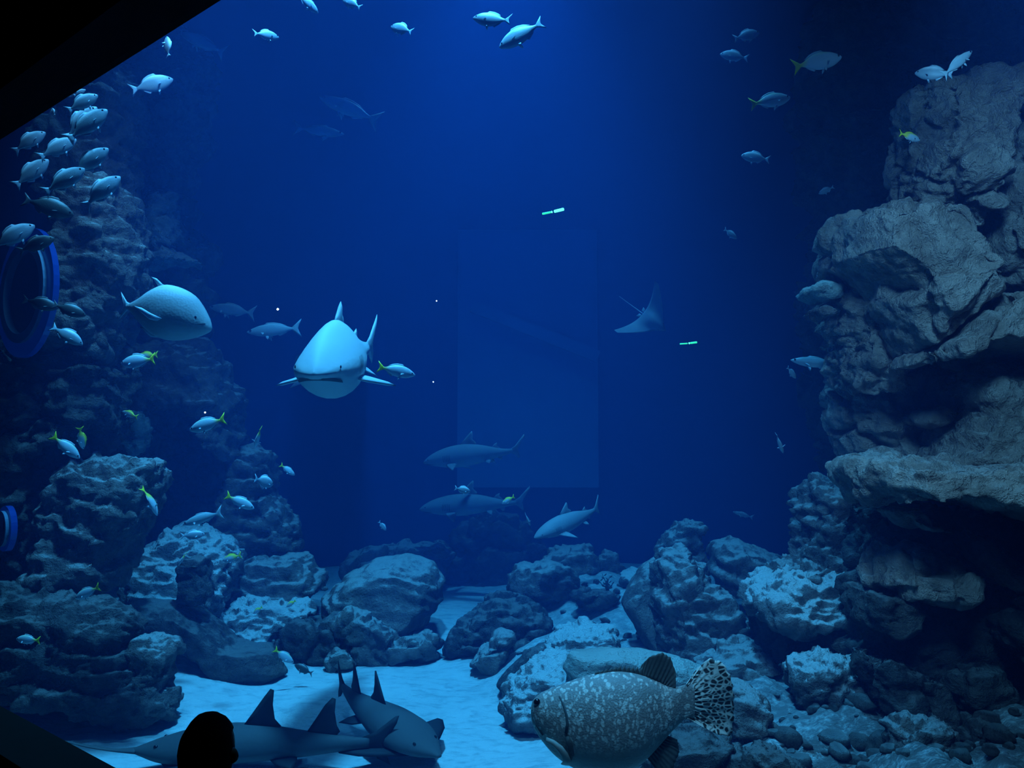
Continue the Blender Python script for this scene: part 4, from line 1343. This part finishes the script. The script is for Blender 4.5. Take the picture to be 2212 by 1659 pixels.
def surf_y(x, y, off=0.004):
    """Depth of the near flank of the grouper under a picture point."""
    t_ = np.interp(x, [p[0] for p in prof], [p[1] for p in prof])
    b_ = np.interp(x, [p[0] for p in prof], [p[2] for p in prof])
    h = (b_ - t_) / 2
    k = max(0.0, 1 - ((y - (t_ + b_) / 2) / h) ** 2)
    return -(h * 0.62 * math.sqrt(k)) * u - off


def fan(inner, outer, nr, thick=0.003, ripple=0.006, rays=14, yoff=0.0):
    """Webbed fin between two picture curves with raised rays."""
    n = 70
    inn = np.array(inner, float)
    oo = np.array(outer, float)
    ti, to = np.linspace(0, 1, len(inn)), np.linspace(0, 1, len(oo))
    v, f = [], []
    for s in (-1, 1):
        for i in range(n + 1):
            t = i / n
            a = np.array([np.interp(t, ti, inn[:, 0]), np.interp(t, ti, inn[:, 1])])
            c = np.array([np.interp(t, to, oo[:, 0]), np.interp(t, to, oo[:, 1])])
            saw = 0.5 + 0.5 * math.cos(2 * math.pi * rays * t)
            for k in range(nr + 1):
                r = k / nr
                q = a + (c - a) * (r * (0.97 + 0.03 * saw))
                x, z = G(*q)
                v.append([x, yoff + s * thick * (1 - 0.7 * r) * (0.4 + 0.9 * saw) + ripple * math.sin(t * 9 + r * 2) * r, z])
    m_ = (n + 1) * (nr + 1)
    for s in range(2):
        for i in range(n):
            for k in range(nr):
                a = s * m_ + i * (nr + 1) + k
                f.append((a, a + 1, a + nr + 2, a + nr + 1))
    for i in range(n):
        for k in (0, nr):
            a = i * (nr + 1) + k
            f.append((a, a + nr + 1, m_ + a + nr + 1, m_ + a))
    for i in (0, n):
        for k in range(nr):
            a = i * (nr + 1) + k
            f.append((a, a + 1, m_ + a + 1, m_ + a))
    return v, f


link('tail_fin', mesh('tail_fin', *fan([(1482, 1481), (1492, 1495), (1496, 1515), (1492, 1535), (1484, 1552)], [(1510, 1448), (1535, 1424), (1562, 1430), (1580, 1462), (1588, 1505), (1589, 1550), (1582, 1592), (1550, 1585), (1518, 1568)], 10, 0.006, 0.02)), root, M['grouper_tail'])
link('dorsal_fin', mesh('dorsal_fin', *fan([(1378, 1462), (1400, 1466), (1430, 1480), (1448, 1490)], [(1388, 1440), (1405, 1420), (1432, 1411), (1452, 1424), (1462, 1455), (1460, 1485)], 8, 0.005, 0.01, 12)), root, M['grouper_fin'])
for k in range(11):
    x = 1288 + k * 9.5
    yb = np.interp(x, [p[0] for p in prof], [p[1] for p in prof])
    hgt = 7 + 9 * k / 10
    link('dorsal_spine', mesh('dorsal_spine', *fin([G(x - 5, yb + 3), G(x - 1, yb - hgt * .5), G(x + 6, yb - hgt), G(x + 7, yb - hgt * .6), G(x + 9, yb + 3)], .005)), root, M['grouper_fin'])
link('anal_fin', mesh('anal_fin', *fan([(1395, 1632), (1420, 1608), (1440, 1588)], [(1420, 1665), (1450, 1660), (1468, 1625), (1462, 1595)], 6, 0.005, 0.008, 10)), root, M['grouper_fin'])


def ribbon(path, wid, thick, yfun):
    """Rounded strip laid along picture points; yfun gives each point's depth."""
    n = len(path)
    v, f = [], []
    for i, (x, y) in enumerate(path):
        x0, y0 = path[max(i - 1, 0)]
        x1, y1 = path[min(i + 1, n - 1)]
        tx, ty = x1 - x0, y1 - y0
        l = math.hypot(tx, ty)
        nx, ny = -ty / l, tx / l
        ww = wid(i / (n - 1))
        for k in range(8):
            a = 2 * math.pi * k / 8
            gxx, gz = G(x + nx * ww * math.cos(a), y + ny * ww * math.cos(a))
            v.append([gxx, yfun(x, y) + thick * math.sin(a), gz])
    for i in range(n - 1):
        for k in range(8):
            j = (k + 1) % 8
            f.append((i * 8 + k, i * 8 + j, (i + 1) * 8 + j, (i + 1) * 8 + k))
    f += [tuple(range(8)), tuple((n - 1) * 8 + k for k in range(8))]
    return v, f


link('gill_opening', mesh('gill_opening', *ribbon([(1207, 1497), (1215, 1512), (1221, 1530), (1223, 1548), (1220, 1566)], lambda t: 2.0 + 2 * t, .006, lambda x, y: surf_y(x, y, 0.0))), root, M['mouth'])
pec = ribbon([(1178, 1582), (1192, 1586), (1206, 1596), (1216, 1610), (1221, 1625), (1219, 1640)], lambda t: 5 + 5 * t, .012, lambda x, y: surf_y(x, y, 0.03))
pf = link('pectoral_fin', mesh('pectoral_fin', *pec), root, M['grouper_pale'])
pf['label'] = 'pale curled breast fin'
link('pectoral_fin', mesh('pectoral_fin', *ribbon([(1222, 1572), (1228, 1590), (1231, 1612), (1228, 1634)], lambda t: 8 * math.sin(math.pi * (0.15 + 0.8 * t)), .008, lambda x, y: surf_y(x, y, 0.004))), root, M['grouper_fin'])
x, z = G(1160, 1514)
link('eye', mesh('eye', *ball((x, surf_y(1162, 1516, -0.004), z), .018, .8)), root, M['eye_dark'])
link('mouth', mesh('mouth', *ribbon([(1152, 1545), (1160, 1562), (1172, 1578)], lambda t: 2.5, .006, lambda x, y: surf_y(x, y, 0.0))), root, M['mouth'])
tag(root, 'large grey grouper with pale speckles and a netted tail fan', 'fish')

# ------------------------------------------------------------------ branching plant on the reef
root = empty('sea_plant', P(1312, 1276, 9.5))
M['plant'] = plain('dark_plant', (0.05, 0.06, 0.055), 0.8)
rr = random.Random(3)
for k, (dx, dz, L_) in enumerate([(-0.05, 0.20, 1), (-0.10, 0.13, 1), (0.03, 0.17, 1), (-0.02, 0.10, 1), (0.06, 0.08, 1)]):
    v, f = [], []
    for i in range(6):
        t = i / 5
        for a in range(5):
            an = a * 1.2566
            r = 0.010 * (1.2 - t)
            v.append([dx * t + r * math.cos(an) + 0.012 * math.sin(t * 5 + k), r * math.sin(an) + 0.02 * k * t - 0.03 * t, dz * t])
    for i in range(5):
        for a in range(5):
            b2 = (a + 1) % 5
            f.append((i * 5 + a, i * 5 + b2, i * 5 + 5 + b2, i * 5 + 5 + a))
    f += [(0, 1, 2, 3, 4), (25, 26, 27, 28, 29)]
    br = link('branch', mesh('branch', v, f), root, M['plant'])
    for j in range(4):
        t = 0.35 + 0.17 * j
        s = 1 if j % 2 else -1
        bx = Vector((dx * t, 0.02 * k * t - 0.03 * t, dz * t))
        lf = fin([(0, 0), (s * .012, .012), (s * .032, .03), (s * .03, .012), (s * .015, -.002)], .004, Matrix.Translation(bx))
        link('leaf', mesh('leaf', *lf), br, M['plant'])
tag(root, 'small dark branching plant growing on the pale reef sand', 'plant')


# ------------------------------------------------------------------ glowing stand-ins for green and white reflections in the viewing glass
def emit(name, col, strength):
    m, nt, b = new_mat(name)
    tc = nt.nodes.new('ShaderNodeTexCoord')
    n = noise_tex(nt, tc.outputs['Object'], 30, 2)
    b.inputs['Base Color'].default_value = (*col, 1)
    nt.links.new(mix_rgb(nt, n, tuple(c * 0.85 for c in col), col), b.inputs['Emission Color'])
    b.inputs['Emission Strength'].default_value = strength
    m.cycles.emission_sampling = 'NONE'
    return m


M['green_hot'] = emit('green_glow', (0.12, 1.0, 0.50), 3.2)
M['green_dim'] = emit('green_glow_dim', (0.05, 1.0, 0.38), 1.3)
M['white_reflection_glow'] = emit('white_reflection_glow', (1.0, 1.0, 1.0), 4.0)


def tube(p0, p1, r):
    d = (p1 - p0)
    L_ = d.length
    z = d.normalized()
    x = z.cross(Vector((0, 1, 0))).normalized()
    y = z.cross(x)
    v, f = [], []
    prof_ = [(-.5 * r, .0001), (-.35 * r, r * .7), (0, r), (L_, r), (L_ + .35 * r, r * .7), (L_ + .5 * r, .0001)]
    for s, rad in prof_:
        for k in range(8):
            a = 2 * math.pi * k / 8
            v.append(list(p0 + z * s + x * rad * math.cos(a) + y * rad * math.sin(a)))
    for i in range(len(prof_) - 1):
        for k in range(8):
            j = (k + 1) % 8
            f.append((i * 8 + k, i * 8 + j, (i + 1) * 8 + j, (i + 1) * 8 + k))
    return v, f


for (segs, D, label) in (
    (((1172, 462, 1189, 458.5, 2.2, 'green_dim'), (1191.5, 458, 1192.5, 457.8, 2.4, 'green_hot'), (1198, 456.6, 1217, 452, 3.2, 'green_hot')), 7.0, 'bright green glowing stand-in for a glass reflection in open blue water'),
    (((1469, 743, 1485, 742, 1.3, 'green_dim'), (1488.5, 741.5, 1489.5, 741.4, 2.0, 'green_hot'), (1492, 741, 1505, 739.5, 2.0, 'green_dim')), 7.0, 'thin dimmer green stand-in for a glass reflection below the faint banking ray')):
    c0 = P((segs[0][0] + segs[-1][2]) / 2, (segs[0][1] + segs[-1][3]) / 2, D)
    root = empty('green_reflection', c0)
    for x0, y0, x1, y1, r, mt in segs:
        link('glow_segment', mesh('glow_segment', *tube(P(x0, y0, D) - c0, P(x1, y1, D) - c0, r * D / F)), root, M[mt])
    tag(root, label, 'reflection', 'green glass reflections')
for (x, y, r, label) in ((600, 668, 3.2, 'tiny white stand-in for a glass reflection above the dim tuna-shaped fish'), (443, 891, 2.6, 'tiny white stand-in for a glass reflection above the large yellow tail by the cave'),
                         (943, 650, 1.8, 'tiny white stand-in for a glass reflection alone in open blue water'), (936, 825, 1.8, 'tiny white stand-in for a glass reflection below the fish following the shark')):
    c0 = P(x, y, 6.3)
    o = link('white_reflection', mesh('white_reflection', *ball((0, 0, 0), r * 0.75 * 6.3 / F, 1.0)), None, M['white_reflection_glow'])  # emissive ball in place of a small light mirrored in the pane
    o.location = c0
    tag(o, label, 'reflection', 'white glass reflections')

# ------------------------------------------------------------------ the watching person, seen from behind
PX, PD = 449, 2.6
hc = P(PX, 1600, PD)
root = empty('person', (hc.x, hc.y, 0))
M['hair'] = plain('dark_hair', (0.012, 0.010, 0.009), 0.9, 0.05, nscale=80, var=0.5)
M['skin'] = plain('skin', (0.20, 0.13, 0.10), 0.7)
M['clothes'] = plain('dark_clothes', (0.012, 0.012, 0.014), 0.95, 0.05)
ztop = P(PX, 1543, PD).z
H = ztop
k = H / 1.40
J = {  # joints of a standing child facing the tank
    'pelvis': (0, 0, .72), 'belly': (0, -.01, .84), 'chest': (0, -.02, .98), 'neck0': (0, -.015, 1.10), 'neck1': (0, 0, 1.17),
    'shL': (-.13, -.015, 1.06), 'elL': (-.19, -.02, .84), 'wrL': (-.20, .05, .66), 'haL': (-.20, .08, .60),
    'shR': (.13, -.015, 1.06), 'elR': (.19, -.02, .84), 'wrR': (.20, .05, .66), 'haR': (.20, .08, .60),
    'hipL': (-.07, 0, .68), 'knL': (-.08, .01, .38), 'anL': (-.085, -.02, .08), 'toL': (-.09, .10, .035),
    'hipR': (.07, 0, .68), 'knR': (.08, .01, .38), 'anR': (.085, -.02, .08), 'toR': (.09, .10, .035)}
RAD = {'pelvis': .115, 'belly': .11, 'chest': .125, 'neck0': .055, 'neck1': .048, 'sh': .062, 'el': .040, 'wr': .028, 'ha': .030, 'hip': .085, 'kn': .055, 'an': .038, 'to': .034}
names = list(J)
edges = [('pelvis', 'belly'), ('belly', 'chest'), ('chest', 'neck0'), ('neck0', 'neck1')]
for s in 'LR':
    edges += [('chest', 'sh' + s), ('sh' + s, 'el' + s), ('el' + s, 'wr' + s), ('wr' + s, 'ha' + s), ('pelvis', 'hip' + s), ('hip' + s, 'kn' + s), ('kn' + s, 'an' + s), ('an' + s, 'to' + s)]
me = bpy.data.meshes.new('body')
me.from_pydata([tuple(c * k for c in J[n]) for n in names], [(names.index(a), names.index(b)) for a, b in edges], [])
bo = bpy.data.objects.new('tmp', me)
COL.objects.link(bo)
sk = bo.modifiers.new('skin', 'SKIN')
for i, n in enumerate(names):
    r = RAD.get(n, RAD.get(n[:-1], .05)) * k
    me.skin_vertices[0].data[i].radius = (r, r * (0.72 if n in ('chest', 'belly', 'pelvis') else 1))
    me.skin_vertices[0].data[i].use_root = n == 'pelvis'
sd = bo.modifiers.new('sub', 'SUBSURF')
sd.levels = sd.render_levels = 2
dg = bpy.context.evaluated_depsgraph_get()
nm = bpy.data.meshes.new_from_object(bo.evaluated_get(dg))
bpy.data.objects.remove(bo, do_unlink=True)
nm.materials.clear()
link('body', nm, root, M['clothes'])
# head with nose and ears, turned to the tank
bm = bmesh.new()
bmesh.ops.create_uvsphere(bm, u_segments=28, v_segments=20, radius=1.0)
for v in bm.verts:
    x, y, z = v.co
    taper = 1.0 - 0.22 * max(0, -z)
    nose = 0.16 * math.exp(-((x / .16) ** 2 + ((z + .12) / .22) ** 2)) if y > 0.5 else 0
    v.co = Vector((x * .076 * taper, y * .092 * (1 - .05 * max(0, -z)) + nose * .1, z * .112)) * k
me = bpy.data.meshes.new('head')
bm.to_mesh(me)
bm.free()
hz = ztop - .116 * k
hd = link('head', me, root, M['skin'])
hd.location = (0, .01, hz)
for s in (1, -1):
    ea = link('ear', mesh('ear', *ball((s * .077 * k, -.005, -.012 * k), .026 * k, .6)), hd, M['skin'])
bm = bmesh.new()
bmesh.ops.create_uvsphere(bm, u_segments=36, v_segments=24, radius=1.0)
for v in bm.verts:
    x, y, z = v.co
    n_ = float(fbm(np.array([[x * 3, y * 3, z * 3]]), 3)[0])
    s = 1.06 + .03 * n_
    if y > 0.25 and z < 0.45:
        s *= 0.86
    if z < -0.55:
        s *= 0.93
    v.co = Vector((x * .080 * s, y * .098 * s, z * .113 * s)) * k
me = bpy.data.meshes.new('hair')
bm.to_mesh(me)
bm.free()
hr = link('hair', me, root, M['hair'])
hr.location = (0, .0, hz)
root.rotation_euler = (0, 0, math.radians(-8))
tag(root, 'person seen from behind as a black silhouette, watching the tank', 'person')
